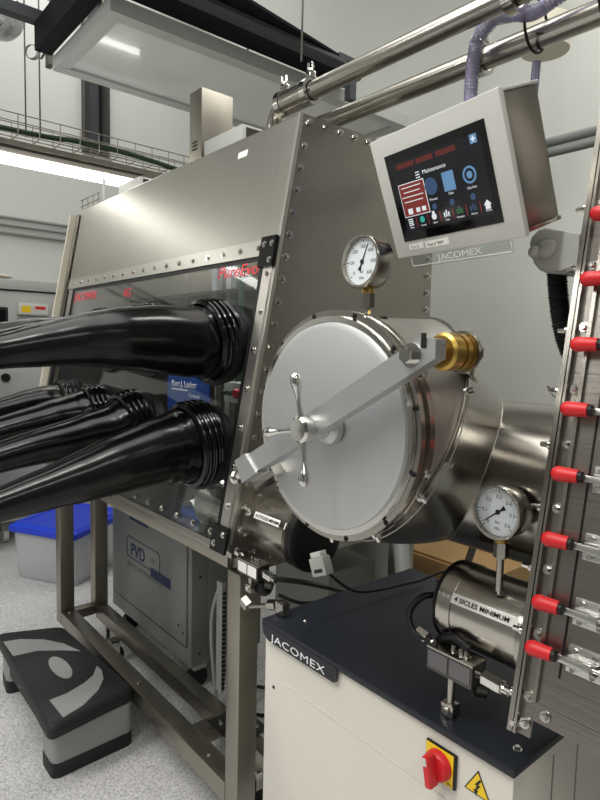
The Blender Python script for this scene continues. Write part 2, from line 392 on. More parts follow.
# ------------------------------------------------------------------ aerobic step
t = thing('step_platform', 'black plastic step platform with grey end blocks and grey curved pads', 'step', (-2.35, .74, 0))
tp = [V((-2.70, .605, 0)), V((-2.60, .848, 0)), V((-1.955, .893, 0)), V((-1.900, .575, 0))]
tc_ = sum(tp, V((0, 0, 0))) / 4
def rs(poly, sc_, z, rad=.035, n=6, c0=None):
    c = c0 or sum(poly, V((0, 0, 0))) / len(poly); q = [c + (p - c) * sc_ + V((0, 0, z)) for p in poly]; out = []
    for i in range(len(q)):
        p, a, c2 = q[i], q[i - 1], q[(i + 1) % len(q)]
        u, w_ = (a - p).normalized() * rad, (c2 - p).normalized() * rad
        for k in range(n):
            s_ = k / (n - 1); out.append((p + u) * (1 - s_) ** 2 + p * 2 * s_ * (1 - s_) + (p + w_) * s_ ** 2)
    return out
b = MB(); b.loft([rs(tp, .97, .160), rs(tp, 1.0, .164), rs(tp, 1.0, .190), rs(tp, .985, .203), rs(tp, .96, .209)]); obj('deck', b, 'step_black', t)
def endpoly(k):   # k=0 near end, 1 far end
    if k == 0: return [V((-2.06, .598, 0)), V((-2.06, .882, 0)), V((-1.950, .885, 0)), V((-1.935, .598, 0))]
    return [V((-2.69, .625, 0)), V((-2.61, .84, 0)), V((-2.53, .85, 0)), V((-2.55, .61, 0))]
for k in (0, 1):
    p = endpoly(k); b = MB(); b.loft([rs(p, 1.01, .052, .03), rs(p, 1.0, .16, .03)]); obj('riser', b, 'step_gray', t)
    b = MB(); b.loft([rs(p, 1.02, .0, .03), rs(p, 1.02, .046, .03), rs(p, 1.01, .052, .03)]); obj('base', b, 'step_black', t)
b = MB(); b.box((-2.64, .622, .075), (-2.061, .84, .159)); sk = obj('skirt', b, 'step_black', t, smooth=False)
b = MB(); b.cyl((-2.40, .6225, .125), (-2.40, .617, .125), .026, n=24); obj('emblem', b, 'step_gray', t)
for P in ([(-2.593, 0.608), (-2.576, 0.668), (-2.515, 0.744), (-2.431, 0.798), (-2.33, 0.83), (-2.384, 0.769), (-2.435, 0.694), (-2.447, 0.609)],
          [(-2.059, 0.626), (-2.063, 0.686), (-2.089, 0.756), (-2.122, 0.805), (-2.179, 0.84), (-2.137, 0.843), (-2.077, 0.826), (-2.015, 0.782), (-1.958, 0.707), (-1.931, 0.631)]):
    b = MB(); b.prism([V((x, y, .2085)) for x, y in P], (0, 0, .0025)); obj('grip_pad', b, 'step_gray', t, smooth=False)
b = MB(); b.loft([[V((-2.253 + .095 * math.cos(a), .727 + .032 * math.sin(a), z)) for a in [i * PI / 16 for i in range(32)]] for z in (.2085, .211)]); obj('grip_pad', b, 'step_gray', t)

# ------------------------------------------------------------------ steel support frame
t = thing('support_frame', 'brushed steel square tube frame carrying the glovebox', 'frame', (-2.07, 1.2, 0))
def tb(name, lo, hi): return obj(name, MB().box(lo, hi, bev=.004), 'frame_steel', t)
for x, y in ((-1.367, .9), (-2.836, .9), (-2.852, 1.07), (-1.367, 1.575), (-2.836, 1.575)):
    tb('leg', (x, y, .13 if y < 1.2 else .1), (x + .064, y + .064, .83))
tb('top_rail', (-2.95, .90, .831), (-1.368, .96, .884)); tb('top_rail', (-2.95, 1.56, .831), (-1.303, 1.64, .884))
tb('joint_block', (-1.367, .915, .831), (-1.306, .959, .884))
tb('cross_rail', (-1.367, .961, .831), (-1.303, 1.559, .884)); tb('cross_rail', (-2.95, .961, .831), (-2.886, 1.559, .884))
tb('bottom_rail', (-2.77, .9, .13), (-1.368, .964, .192)); tb('bottom_rail', (-2.787, 1.07, .115), (-1.31, 1.124, .175))
tb('cross_rail', (-2.836, .965, .13), (-2.787, 1.069, .175)); tb('cross_rail', (-1.70, .965, .115), (-1.64, 1.069, .165))
tb('cross_rail', (-1.367, 1.125, .115), (-1.31, 1.559, .175))
b = MB(); b.box((-1.66, 1.02, .176), (-1.5, 1.16, .184), bev=.002); obj('foot_plate', b, 'dark_steel', t)
for x, y in ((-1.62, 1.05), (-1.53, 1.13)): bolt(t, (x, y, .184), Z_, .006)
for x, y in ((-2.74, .93), (-2.0, .93), (-1.5, .93), (-2.74, 1.097)): bolt(t, (x, y, .192 if y < 1 else .175), Z_, .006, .006)
for x, y in ((-2.80, .932), (-2.70, 1.097), (-1.34, .932), (-1.34, 1.59), (-2.80, 1.59)):
    b = MB(); b.cyl((x, y, 0), (x, y, .012), .035, .03, n=24); b.cyl((x, y, .012), (x, y, .13), .008, n=12); obj('levelling_foot', b, 'dark_steel', t)
for x, y in ((-2.52, 1.05), (-1.45, 1.08)):
    b = MB(); b.cyl((x - .015, y, .045), (x + .015, y, .045), .044, n=24); c = obj('castor', b, 'black', t)
    b = MB(); b.box((x - .022, y - .02, .05), (x - .017, y + .02, .115)); b.box((x + .017, y - .02, .05), (x + .022, y + .02, .115)); b.box((x - .022, y - .03, .108), (x + .022, y + .03, .116)); obj('fork', b, 'chrome', c, smooth=False)

# ------------------------------------------------------------------ grey process cabinet under the glovebox
t = thing('process_cabinet', 'grey steel process cabinet with blue lettering under the glovebox', 'cabinet', (-2.48, 1.5, 0))
b = MB(); b.box((-2.89, 1.2, .117), (-2.085, 1.555, .78), bev=.006); obj('body', b, 'gray_paint', t)
b = MB(); b.box((-2.865, 1.192, .20), (-2.115, 1.1995, .745), bev=.002); d = obj('door', b, 'gray_paint', t)
b = MB(); b.box((-2.084, 1.28, .15), (-2.078, 1.50, .74), bev=.002); obj('side_panel', b, 'gray_paint', t)
b = MB(); b.box((-2.86, 1.1975, .19), (-2.12, 1.1995, .198)); obj('seam', b, 'black', t, smooth=False)
for p in ((-2.0845, 1.24, .17), (-2.0845, 1.24, .5)): bolt(t, p, X_, .004, .003, 'dark_steel')
for p in ((-2.18, 1.192, .27), (-2.14, 1.192, .25)): bolt(t, p, -Y_, .004, .002, 'dark_steel')
b = MB(); b.box((-2.667, 1.1905, .617), (-2.47, 1.1925, .63)); obj('badge_bar', b, 'navy_print', t, smooth=False)
text('lettering', 'PVD', 'navy_print', t, (-2.655, 1.1915, .445), X_, Z_, .085, .001, 1.0, bold=.012)
text('lettering', '100', 'gray_print', t, (-2.45, 1.1915, .468), X_, Z_, .035, .001)
text('lettering', '(EXCEL INSTRUMENTS', 'gray_print', t, (-2.69, 1.1915, .385), X_, Z_, .032, .001, 1.1, shear=.2)
b = MB(); b.box((-2.44, 1.1905, .40), (-2.25, 1.1925, .445)); obj('badge_bar', b, 'navy_print', t, smooth=False)
b = MB()
rect = [(-2.68, .43), (-2.365, .43), (-2.35, .445), (-2.35, .515), (-2.365, .53), (-2.68, .53), (-2.695, .515), (-2.695, .445), (-2.68, .43)]
b.tube([(x, 1.1915, z) for x, z in rect], .0022, 6); obj('badge_outline', b, 'navy_print', t)
for x in (-2.8, -2.14):
    for y in (1.26, 1.49):
        b = MB(); b.cyl((x - .018, y, .043), (x + .018, y, .043), .042, n=20); c = obj('castor', b, 'black', t)
        b = MB(); b.box((x - .03, y - .03, .085), (x + .03, y + .03, .117)); obj('fork', b, 'white_plastic', c, smooth=False)
# punched strip and cables behind near leg
b = MB(); b.box((-1.80, 1.14, .185), (-1.765, 1.155, .60))
o = tag(obj('cable_duct', b, 'gray_pale', smooth=False), 'pale vertical slotted strip standing behind the near steel leg', 'strip')
for k in range(22):
    b = MB() if k == 0 else b; b.box((-1.764, 1.142, .20 + k * .017), (-1.758, 1.153, .208 + k * .017))
obj('slot', b, 'black', o, smooth=False)
for i, pts in enumerate([[(-1.83, 1.17, .56), (-1.86, 1.16, .45), (-1.86, 1.16, .3), (-1.82, 1.17, .02)], [(-1.95, 1.4, .02), (-1.82, 1.32, .015), (-1.75, 1.4, .015), (-1.85, 1.5, .015), (-1.98, 1.42, .015)], [(-1.98, 1.35, .75), (-1.97, 1.32, .5), (-1.93, 1.3, .2), (-1.85, 1.28, .03), (-1.72, 1.25, .01)]]):
    b = MB(); b.tube(pts, .007, 8, sub=8)
    tag(obj('cable', b, 'black' if i else 'gray_pale'), ('pale thin cable hanging beside the slotted strip', 'black cable looped on the floor behind the frame', 'black cable hanging down beside the grey process cabinet')[i], 'cable')

# ------------------------------------------------------------------ left glovebox
def yp(z): return .866 + .1844 * (z - .924)
SL = V((0, .1844, 1)).normalized(); NO = V((0, -1, .1844)).normalized()
gb = thing('glovebox', 'large brushed steel glovebox with sloping front window and black gloves', 'glovebox', (-2.1, 1.25, .856))
x0, x1 = -2.95, -1.30
def slab(x0_, x1_, z0_, z1_, off0, off1):   # a slab lying in the sloped front plane between offsets
    pts = []
    for z, o_ in ((z0_, off0), (z1_, off0), (z1_, off1), (z0_, off1)):
        p = V((x0_, yp(z), z)) + NO * o_; pts.append(p)
    return pts, V((x1_ - x0_, 0, 0))
def front_slab(name, xa, xb, z0_, z1_, o0, o1, m, parent=gb, smooth=False):
    pts, off = slab(xa, xb, z0_, z1_, o0, o1); b = MB(); b.prism(pts, off); return obj(name, b, m, parent, smooth=smooth)
# side (end) panels
for xa, nm in ((x1 - .004, 'end_panel'), (x0, 'end_panel')):
    b = MB(); b.prism([(xa, yp(.9) + .004, .9), (xa, 1.668, .9), (xa, 1.668, 2.09), (xa, yp(2.09) + .004, 2.09)], (.004, 0, 0)); obj(nm, b, 'steel_h', gb, smooth=False)
front_slab('upper_front_panel', x0, x1 - .004, 1.752, 2.09, -.004, 0, 'steel_v')
b = MB(); b.box((x0, yp(2.09), 2.086), (x1 - .004, 1.668, 2.092)); obj('roof', b, 'steel', gb, smooth=False)
b = MB(); b.box((x0 + .004, 1.660, .9), (x1 - .004, 1.668, 2.086)); obj('back_panel', b, 'steel', gb, smooth=False)
b = MB(); b.box((x0, .868, .885), (x1, 1.668, .90)); obj('floor_pan', b, 'steel', gb, smooth=False)
front_slab('window', x0 + .09, x1 - .058, .915, 1.712, -.004, .0, 'glass')
front_slab('top_strip', x0 + .02, x1 - .052, 1.704, 1.750, 0, .008, 'strip_steel')
front_slab('bottom_strip', x0 + .02, x1 - .052, .90, .914, 0, .006, 'steel')
front_slab('side_strip', x1 - .050, x1 - .012, .955, 1.71, .0, .010, 'strip_steel')
front_slab('side_strip', x0 + .05, x0 + .09, .95, 1.70, .0, .008, 'steel')
front_slab('gasket', x1 - .075, x1 - .050, .955, 1.70, .001, .004, 'black')
front_slab('gasket', x0 + .09, x1 - .052, 1.692, 1.704, .001, .004, 'black')
front_slab('gasket', x0 + .09, x0 + .10, .95, 1.69, .001, .004, 'black')
front_slab('corner_clip', x1 - .070, x1 - .004, 1.668, 1.752, .008, .018, 'black_gloss')
front_slab('corner_clip', x1 - .075, x1 - .004, .895, .965, .008, .016, 'black')
front_slab('corner_post', x1 - .012, x1 - .001, .92, 2.09, -.02, .006, 'strip_steel')
# left end flange
for xa, xb, o1, m in ((-3.03, -3.015, .03, 'warm_white'), (-2.985, -2.965, .012, 'steel')):
    front_slab('end_flange', xa, xb, .95, 2.07, -.10, o1, m)
front_slab('end_flange', -3.015, -2.985, .95, 2.07, -.10, -.012, 'dark_steel')
for k in range(14):
    z = 1.02 + k * .078; bolt(gb, V((-3.0, yp(z), z)) + NO * -.010, NO, .006)
for k in range(17):
    x = -2.86 + k * (1.47 / 16); z = 1.727; bolt(gb, V((x, yp(z), z)) + NO * .008, NO, .0065, .006)
for k in range(16):
    x = -2.86 + k * .0975; z = .936; bolt(gb, V((x, yp(z), z)) + NO * .006, NO, .0065, .006)
for k in range(7):
    z = 1.02 + k * .105; bolt(gb, V((x1 - .031, yp(z), z)) + NO * .010, NO, .0065, .006)
for z, x in ((1.73, -1.352), (1.73, -1.318), (1.685, -1.318), (.915, -1.355), (.945, -1.318)): bolt(gb, V((x, yp(z), z)) + NO * .018, NO, .006, .005)
for k in range(19):
    z = .96 + k * .0615; bolt(gb, V((x1, yp(z) + .022, z)), X_, .0065, .011)
for k in range(10):
    y = 1.105 + k * .058; bolt(gb, V((x1, y, 2.073)), X_, .0065, .011)
for k in range(16):
    z = 1.2 + k * .056; bolt(gb, V((x1, 1.645, z)), X_, .0065, .011)
# name lettering printed on the window
ob = V((-1.59, yp(1.655), 1.655)) + NO * .005
text('lettering', 'PureEvo', 'red_print', gb, ob, X_, SL, .05, .001, 1.25, shear=.15)
ob = V((-2.83, yp(1.64), 1.645)) + NO * .002
text('lettering', 'JACOMEX', 'red_print', gb, ob, X_, SL, .05, .001, 1.2)
text('lettering', '4G', 'red_print', gb, V((-2.29, yp(1.635), 1.635)) + NO * .002, X_, SL, .05, .001, 1.2)
text('lettering', 'ST', 'white_print', gb, V((-1.592, yp(2.036), 2.036)) + NO * .001, X_, SL, .012, .0005)
front_slab('sticker', -1.598, -1.548, 2.030, 2.050, .0, .0006, 'paper')
# glove port rings
ports = []
for x, z, nm in ((-1.515, 1.455, 'u'), (-1.93, 1.46, 'u'), (-2.29, 1.46, 'u'), (-2.63, 1.46, 'u'), (-1.505, 1.155, 'l'), (-1.93, 1.16, 'l'), (-2.29, 1.165, 'l'), (-2.63, 1.17, 'l')):
    c = V((x, yp(z), z)); b = MB(); b.lathe([(-.03, .095), (-.03, .11), (0, .112), (0, .125), (.012, .125), (.015, .112), (.045, .108), (.045, .098), (-.03, .095)], c, NO, 40, caps=False); obj('glove_port', b, 'black', gb)
# interior fittings: vertical struts and shelf posts
for x, y in ((-1.62, 1.5), (-1.76, 1.5), (-1.9, 1.52), (-2.3, 1.5), (-2.42, 1.5)):
    b = MB(); b.box((x - .02, y, .92), (x + .02, y + .03, 2.07)); obj('inner_strut', b, 'satin_alu', gb, smooth=False)
b = MB(); b.box((-2.9, 1.3, 1.66), (-1.35, 1.6, 1.675)); obj('inner_shelf', b, 'steel', gb, smooth=False)

lt = thing('interior_fill_light', 'slim white fill light added inside the top of the left glovebox', 'lamp', (-2.1, 1.2, 2.07))  # glowing strip added under the roof to brighten the dark interior
b = MB(); b.box((-2.8, 1.14, 2.066), (-1.45, 1.22, 2.084)); obj('housing', b, 'white_plastic', lt, smooth=False)
b = MB(); b.box((-2.78, 1.15, 2.058), (-1.47, 1.21, 2.0655)); obj('diffuser', b, 'inner_fill_glow', lt, smooth=False)

# things inside the glovebox
t = thing('blue_sign', 'bright blue sign with white lettering inside the glovebox', 'sign', (-2.13, 1.2, .95))
b = MB(); b.box((-2.30, 1.2, 1.10), (-1.985, 1.215, 1.40)); obj('board', b, 'blue_poster', t, smooth=False)
b = MB(); b.box((-2.26, 1.215, .90), (-2.23, 1.24, 1.3)); b.box((-2.02, 1.215, .90), (-1.99, 1.24, 1.3)); obj('stand', b, 'dark_steel', t, smooth=False)
text('lettering', 'Kurt J. Lesker', 'white_print', t, (-2.262, 1.1995, 1.282), X_, Z_, .036, .001, 1.0, bold=.01)
text('lettering', 'Company', 'white_print', t, (-2.12, 1.1995, 1.245), X_, Z_, .022, .001)
b = MB(); b.box((-2.262, 1.198, 1.267), (-2.13, 1.1995, 1.273)); obj('underline', b, 'white_print', t, smooth=False)
t = thing('control_box', 'grey control box with red and black buttons behind the window', 'switch', (-1.55, 1.08, 1.25))
b = MB(); b.box((-1.66, 1.07, 1.27), (-1.50, 1.13, 1.335), bev=.004); obj('housing', b, 'gray_plastic', t)
b = MB(); b.box((-1.60, 1.13, .90), (-1.56, 1.15, 1.33)); obj('post', b, 'gray_plastic', t, smooth=False)
for x, m, r in ((-1.635, 'black', .009), (-1.605, 'green_cable', .009), (-1.57, 'red', .016), (-1.535, 'black', .009)):
    b = MB(); b.lathe([(0, r * .7), (.008, r * .7), (.008, r), (.016, r), (.02, r * .8)], (x, 1.07, 1.302), -Y_, 20); obj('button', b, m, t)
b = MB(); b.tube([(-1.9, 1.3, 2.0), (-1.87, 1.28, 1.8), (-1.83, 1.25, 1.6), (-1.82, 1.25, 1.3)], .012, 10, sub=8)
tag(obj('gas_hose', b, 'green_cable'), 'dark curved hose hanging inside the glovebox', 'hose')
t = thing('wipe_box', 'crumpled white wipes lying on the glovebox floor', 'wipes', (-1.62, .99, .90))
b = MB(); rnd = random.Random(3)
G = [[V((-1.72 + .19 * i / 12, .95 + .11 * j / 8, .925 + .02 * math.sin(i * .5) + rnd.random() * .012)) for i in range(13)] for j in range(9)]
b.loft(G, closed=False, caps=False)
bmesh.ops.solidify(b.b, geom=b.b.faces[:], thickness=.006); obj('cloth', b, 'paper', t)
b = MB(); b.box((-1.72, .95, .90), (-1.53, 1.05, .922)); obj('pack', b, 'blue_poster', t, smooth=False)

# gloves
def glove(c, path, rad, lab, droop_seed):
    t = thing('rubber_glove', lab, 'glove', c, 'black gloves on the glovebox window')
    P = [V(p) for p in path]
    rn = random.Random(droop_seed); n = 28; N = 60
    ext = [P[0] + (P[0] - P[1])] + P + [P[-1] + (P[-1] - P[-2])]
    def cr(q):
        f = q * (len(P) - 1); i = min(int(f), len(P) - 2); s_ = f - i; p0, p1, p2, p3 = ext[i], ext[i + 1], ext[i + 2], ext[i + 3]
        return .5 * ((2 * p1) + (p2 - p0) * s_ + (2 * p0 - 5 * p1 + 4 * p2 - p3) * s_ * s_ + (3 * p1 - p0 - 3 * p2 + p3) * s_ ** 3)
    def rd(q):
        f = q * (len(rad) - 1); i = min(int(f), len(rad) - 2); s_ = f - i; s_ = s_ * s_ * (3 - 2 * s_) * .4 + s_ * .6; return rad[i] * (1 - s_) + rad[i + 1] * s_
    ph = [rn.random() * 6 for _ in range(6)]
    rings = []
    for k in range(N + 1):
        q = k / N; p = cr(q); d = (cr(min(1, q + .01)) - cr(max(0, q - .01))).normalized(); u = X_; w_ = d.cross(u).normalized(); R = rd(q); ring = []
        wr = max(0, 1 - q * 4.5) * 1.2 + .06
        for j in range(n):
            a = 2 * PI * j / n
            bump = 1 + wr * (.012 * math.sin(7 * a + ph[0] + q * 25) + .010 * math.sin(4 * a + ph[1] - q * 60)) + .003 * math.sin(3 * a + ph[2] + q * 9)
            ring.append(p + (u * math.cos(a) + w_ * math.sin(a)) * R * bump)
        rings.append(ring)
    b = MB(); b.loft(rings, caps=False)
    b.ball(P[-1], rad[-1] * .98, (1, 1, 1), 16)
    obj('sleeve', b, 'rubber', t, ang=80)
    d0 = (P[0] - P[1]).normalized()
    prof = []; r0 = rad[0]
    for k in range(8):
        h = .0 + k * .0095; prof += [(h, r0 * (1.04 + .04 * (k % 2))), (h + .004, r0 * (1.10 + .03 * ((k + 1) % 2)))]
    prof += [(.074, r0 * 1.14), (.078, r0 * 1.0)]
    b = MB(); b.lathe([(h - .005, r) for h, r in prof], P[0] - d0 * .010, d0, 40, caps=False); obj('cuff', b, 'rubber', t)
    for h in (.012, .03, .05):
        b = MB(); q = [P[0] + d0 * (h - .01) + (X_ * math.cos(a) + d0.cross(X_).normalized() * math.sin(a)) * (r0 * 1.12 + .002) for a in [i * PI / 24 for i in range(49)]]
        b.tube(q, .0035, 6); obj('clamp_ring', b, 'black_gloss', t)
    return t
def port(x, z, off): return V((x, yp(z), z)) + NO * off
def mkpath(x, z, pts): return [port(x, z, .060)] + [V(p) for p in pts]
RU = [.103, .106, .102, .092, .081, .070, .058, .046, .036, .030]
def resample(a, b_, n): return [a.lerp(b_, i / n) for i in range(n + 1)]
glove(port(-1.515, 1.455, 0), mkpath(-1.515, 1.455, [(-1.51, .86, 1.460), (-1.505, .76, 1.465), (-1.50, .66, 1.465), (-1.50, .56, 1.459), (-1.50, .46, 1.444), (-1.50, .36, 1.426), (-1.50, .26, 1.41), (-1.50, .18, 1.40)]), [.103, .101, .094, .083, .068, .053, .040, .036, .035], 'upper black rubber glove nearest the round door, sticking straight out', 1)
glove(port(-1.505, 1.155, 0), mkpath(-1.505, 1.155, [(-1.505, .80, 1.160), (-1.50, .75, 1.156), (-1.50, .65, 1.136), (-1.50, .55, 1.112), (-1.50, .45, 1.090), (-1.50, .35, 1.068), (-1.50, .25, 1.045), (-1.50, .15, 1.02)]), [.108, .104, .093, .080, .066, .052, .041, .032, .028], 'lower black rubber glove nearest the round door, drooping down', 2)
for i, x in enumerate((-1.93, -2.29)):
    glove(port(x, 1.46, 0), mkpath(x, 1.46, [(x, .86, 1.463), (x, .76, 1.462), (x, .66, 1.458 + .008 * i), (x, .56, 1.448 + .01 * i), (x, .46, 1.432 + .01 * i), (x, .36, 1.42), (x, .24, 1.40)]), [.10, .096, .085, .072, .060, .050, .040, .036],
          ('upper black glove second from the round door, mostly behind the nearest one', 'upper black glove third from the round door, its back barely showing')[i], 5 + i)
for i, x in enumerate((-1.93, -2.29, -2.63)):
    glove(port(x, 1.165, 0), mkpath(x, 1.165, [(x, .80, 1.162 + .010 * i), (x, .74, 1.155 + .012 * i), (x, .66, 1.140 + .012 * i), (x, .56, 1.125 + .008 * i), (x, .46, 1.104), (x, .36, 1.08), (x, .26, 1.05)]), [.098, .086, .074, .064, .055, .048, .042, .036],
          ('lower black glove second from the round door, above the nearest drooping one', 'lower black glove third from the round door', 'lower black glove farthest from the round door, beside the window edge')[i], 9 + i)

# ------------------------------------------------------------------ things on the glovebox roof
t = thing('filter_column', 'tall narrow stainless column box on the glovebox roof', 'box', (-2.08, 1.38, 2.092))
b = MB(); b.box((-2.13, 1.2, 2.12), (-2.04, 1.34, 2.42), bev=.002); obj('housing', b, 'frame_steel', t)
b = MB(); b.box((-2.12, 1.21, 2.093), (-2.05, 1.33, 2.12)); obj('foot', b, 'dark_steel', t, smooth=False)
for k in range(3):
    b = MB(); b.box((-2.105, 1.1985, 2.20 + k * .013), (-2.07, 1.2, 2.206 + k * .013)); obj('vent_slot', b, 'black', t, smooth=False)
t = thing('electrical_box', 'squat steel electrical box with dark open side on the roof', 'box', (-1.89, 1.33, 2.092))
b = MB(); b.box((-2.02, 1.2, 2.093), (-1.765, 1.31, 2.215), bev=.003); obj('housing', b, 'gray_pale', t)
b = MB(); b.box((-1.7649, 1.215, 2.10), (-1.76, 1.30, 2.205)); obj('side_opening', b, 'dark_steel', t, smooth=False)
for k in range(3):
    b = MB(); b.box((-1.76, 1.225 + k * .026, 2.115), (-1.72, 1.243 + k * .026, 2.165), bev=.002); obj('connector', b, 'black', t)
t = thing('electrical_box', 'small white box with dark sockets at the far end of the roof', 'box', (-2.68, 1.32, 2.092))
b = MB(); b.box((-2.8, 1.2, 2.093), (-2.57, 1.42, 2.2), bev=.003); obj('housing', b, 'white_plastic', t)
b = MB(); b.box((-2.5699, 1.215, 2.10), (-2.566, 1.41, 2.19)); obj('side_opening', b, 'black', t, smooth=False)
for k in range(3):
    b = MB(); b.box((-2.57, 1.23 + k * .06, 2.11), (-2.55, 1.265 + k * .06, 2.17), bev=.003); obj('connector', b, 'black', t)
t = thing('roof_conduit', 'cluster of small fittings between the two roof boxes', 'fitting', (-2.3, 1.3, 2.092))
b = MB(); b.cyl((-2.36, 1.3, 2.093), (-2.36, 1.3, 2.13), .022, n=16); b.cyl((-2.30, 1.28, 2.093), (-2.30, 1.28, 2.14), .018, n=16); b.cyl((-2.42, 1.27, 2.093), (-2.42, 1.27, 2.12), .02, n=6); obj('nipple', b, 'chrome', t)
b = MB(); b.tube([(-2.36, 1.3, 2.13), (-2.38, 1.32, 2.19), (-2.45, 1.4, 2.2), (-2.55, 1.5, 2.12)], .008, 8, sub=6); obj('tube', b, 'green_cable', t)
b = MB(); b.tube([(-2.84, 1.15, 2.093), (-2.85, 1.15, 2.13), (-2.88, 1.16, 2.19), (-2.93, 1.18, 2.25)], .007, 8, sub=6)
tag(obj('cable', b, 'white_plastic'), 'white cable rising from the far left end of the roof', 'cable')
t = thing('wire_basket', 'small wire basket bracket at the far left corner of the roof', 'basket', (-2.9, 1.12, 2.092))
b = MB()
for x in (-3.0, -2.93, -2.86, -2.8): b.tube([(x, 1.1, 2.15), (x, 1.1, 2.094), (x, 1.18, 2.094), (x, 1.18, 2.15)], .003, 6)
for y, z in ((1.1, 2.15), (1.18, 2.15), (1.1, 2.12), (1.18, 2.12)): b.cyl((-3.02, y, z), (-2.78, y, z), .003, n=6)
obj('wire_mesh', b, 'frame_steel', t)

# vacuum pipe with elbow and valve
def kf_clamp(parent, c, axis, r):
    c = V(c); ax = V(axis).normalized(); b = MB(); b.lathe([(-.012, r), (-.012, r * 1.35), (.012, r * 1.35), (.012, r), (-.012, r)], c, ax, 28, caps=False)
    k = obj('clamp', b, 'chrome', parent)
    s_ = ax.orthogonal().normalized() if abs(ax.z) > .9 else (Z_ - ax * ax.z).normalized()
    b = MB(); p = c + s_ * r * 1.35; b.box(p - V((.012, .012, .006)), p + V((.012, .012, .02)), bev=.003); b.tube([p + s_ * .015, p + s_ * .03 + X_ * .012, p + s_ * .045 + X_ * .006], .004, 8); b.tube([p + s_ * .015, p + s_ * .03 - X_ * .012, p + s_ * .048 - X_ * .012], .004, 8)
    b.ball(p + s_ * .022, .009, n=10); obj('wing_nut', b, 'chrome', k)
pv = thing('vacuum_pipe', 'upper polished steel pipe with elbow rising from the glovebox roof', 'pipe', (-1.66, 1.25, 2.092))
b = MB(); b.cyl((-1.66, 1.25, 2.093), (-1.66, 1.25, 2.15), .024, n=28); obj('riser', b, 'chrome', pv)
b = MB(); b.lathe([(0, .034), (.006, .034), (.006, .026)], (-1.66, 1.25, 2.093), Z_, 28); obj('base_flange', b, 'steel', pv)
b = MB(); b.tube([(-1.66, 1.25, 2.15)] + [(-1.59 - .07 * math.cos(a), 1.25, 2.17 + .075 * math.sin(a)) for a in [i * PI / 20 for i in range(11)]], .024, 24); obj('elbow', b, 'steel', pv)
b = MB(); b.lathe([(0, .024), (.004, .038), (.11, .038), (.114, .027)], (-1.59, 1.25, 2.245), X_, 32); obj('valve_body', b, 'steel', pv)
b = MB(); b.cyl((-1.48, 1.25, 2.245), (.6, 1.25, 2.245), .0265, n=32); obj('pipe', b, 'steel_x', pv)
for c, a in (((-1.66, 1.25, 2.135), Z_), ((-1.60, 1.25, 2.245), X_), ((-1.47, 1.25, 2.245), X_), ((-.78, 1.25, 2.245), X_)): kf_clamp(pv, c, a, .03)
p2 = thing('vacuum_pipe', 'lower polished steel pipe running behind the screen under the purple hose', 'pipe', (-1.4, 1.4, 2.215))
b = MB(); b.cyl((-1.9, 1.4, 2.213), (.6, 1.4, 2.213), .0285, n=32); obj('pipe', b, 'steel_x', p2)
kf_clamp(p2, (-.955, 1.4, 2.213), X_, .031)
b = MB(); b.tube([(-.93, 1.33, 1.85), (-.937, 1.33, 2.10), (-.934, 1.33, 2.18), (-.922, 1.33, 2.235), (-.877, 1.33, 2.262), (-.83, 1.33, 2.252), (-.775, 1.335, 2.236), (-.70, 1.35, 2.262), (-.55, 1.36, 2.27), (-.2, 1.36, 2.27)], .0165, 16, sub=8)
hz = tag(obj('clear_hose', b, 'hose'), 'translucent purple hose looping over the lower steel pipe', 'hose')
hp = [V(p) for p in [(-.937, 1.33, 1.95), (-.937, 1.33, 2.10), (-.934, 1.33, 2.18), (-.922, 1.33, 2.235), (-.877, 1.33, 2.262), (-.83, 1.33, 2.252), (-.775, 1.335, 2.236), (-.70, 1.35, 2.262)]]
b = MB()
for i in range(len(hp) - 1):
    for k in range(9):
        p = hp[i].lerp(hp[i + 1], k / 9); d = (hp[i + 1] - hp[i]).normalized(); b.lathe([(-.001, .0167), (0, .0176), (.001, .0167)], p, d, 16, caps=False)
obj('spiral_rib', b, 'gray_print', hz)
for x in (-.80, -.63):
    b = MB(); b.tube([(x, 1.385 + .052 * math.cos(a), 2.235 + .062 * math.sin(a)) for a in [i * PI / 14 for i in range(29)]] + [(x + .02, 1.36, 2.2)], .0035, 8)
    tag(obj('cable_tie', b, 'black'), 'black cable tie around hose and lower pipe, ' + ('above the screen corner' if x == -.80 else 'at the top right edge'), 'cable tie')
b = MB(); b.tube([(-.83, 1.45, 2.18), (-.835, 1.44, 2.0), (-.84, 1.4, 1.85)], .011, 12, sub=4)
tag(obj('clear_hose', b, 'hose'), 'short pale hose dropping from the lower pipe behind the screen', 'hose')
for dz in (0, -.026):
    b = MB(); b.cyl((-1.15, 1.5, 1.992 + dz), (-.44, 1.5, 1.992 + dz), .012, n=16)
    tag(obj('conduit', b, 'gray_paint'), ('lower' if dz else 'upper') + ' of two grey conduits right of the screen', 'pipe', 'pair of grey conduits right of the screen')
b = MB(); b.lathe([(0, .085), (.0, .095), (.12, .095)], (-1.34, 2.4, 2.69), Z_, 32); b.cyl((-1.34, 2.4, 2.81), (-1.34, 2.4, ZC), .02)
tag(obj('ceiling_fitting', b, 'warm_white'), 'pale round cylinder hanging behind the lower steel pipe', 'fitting')

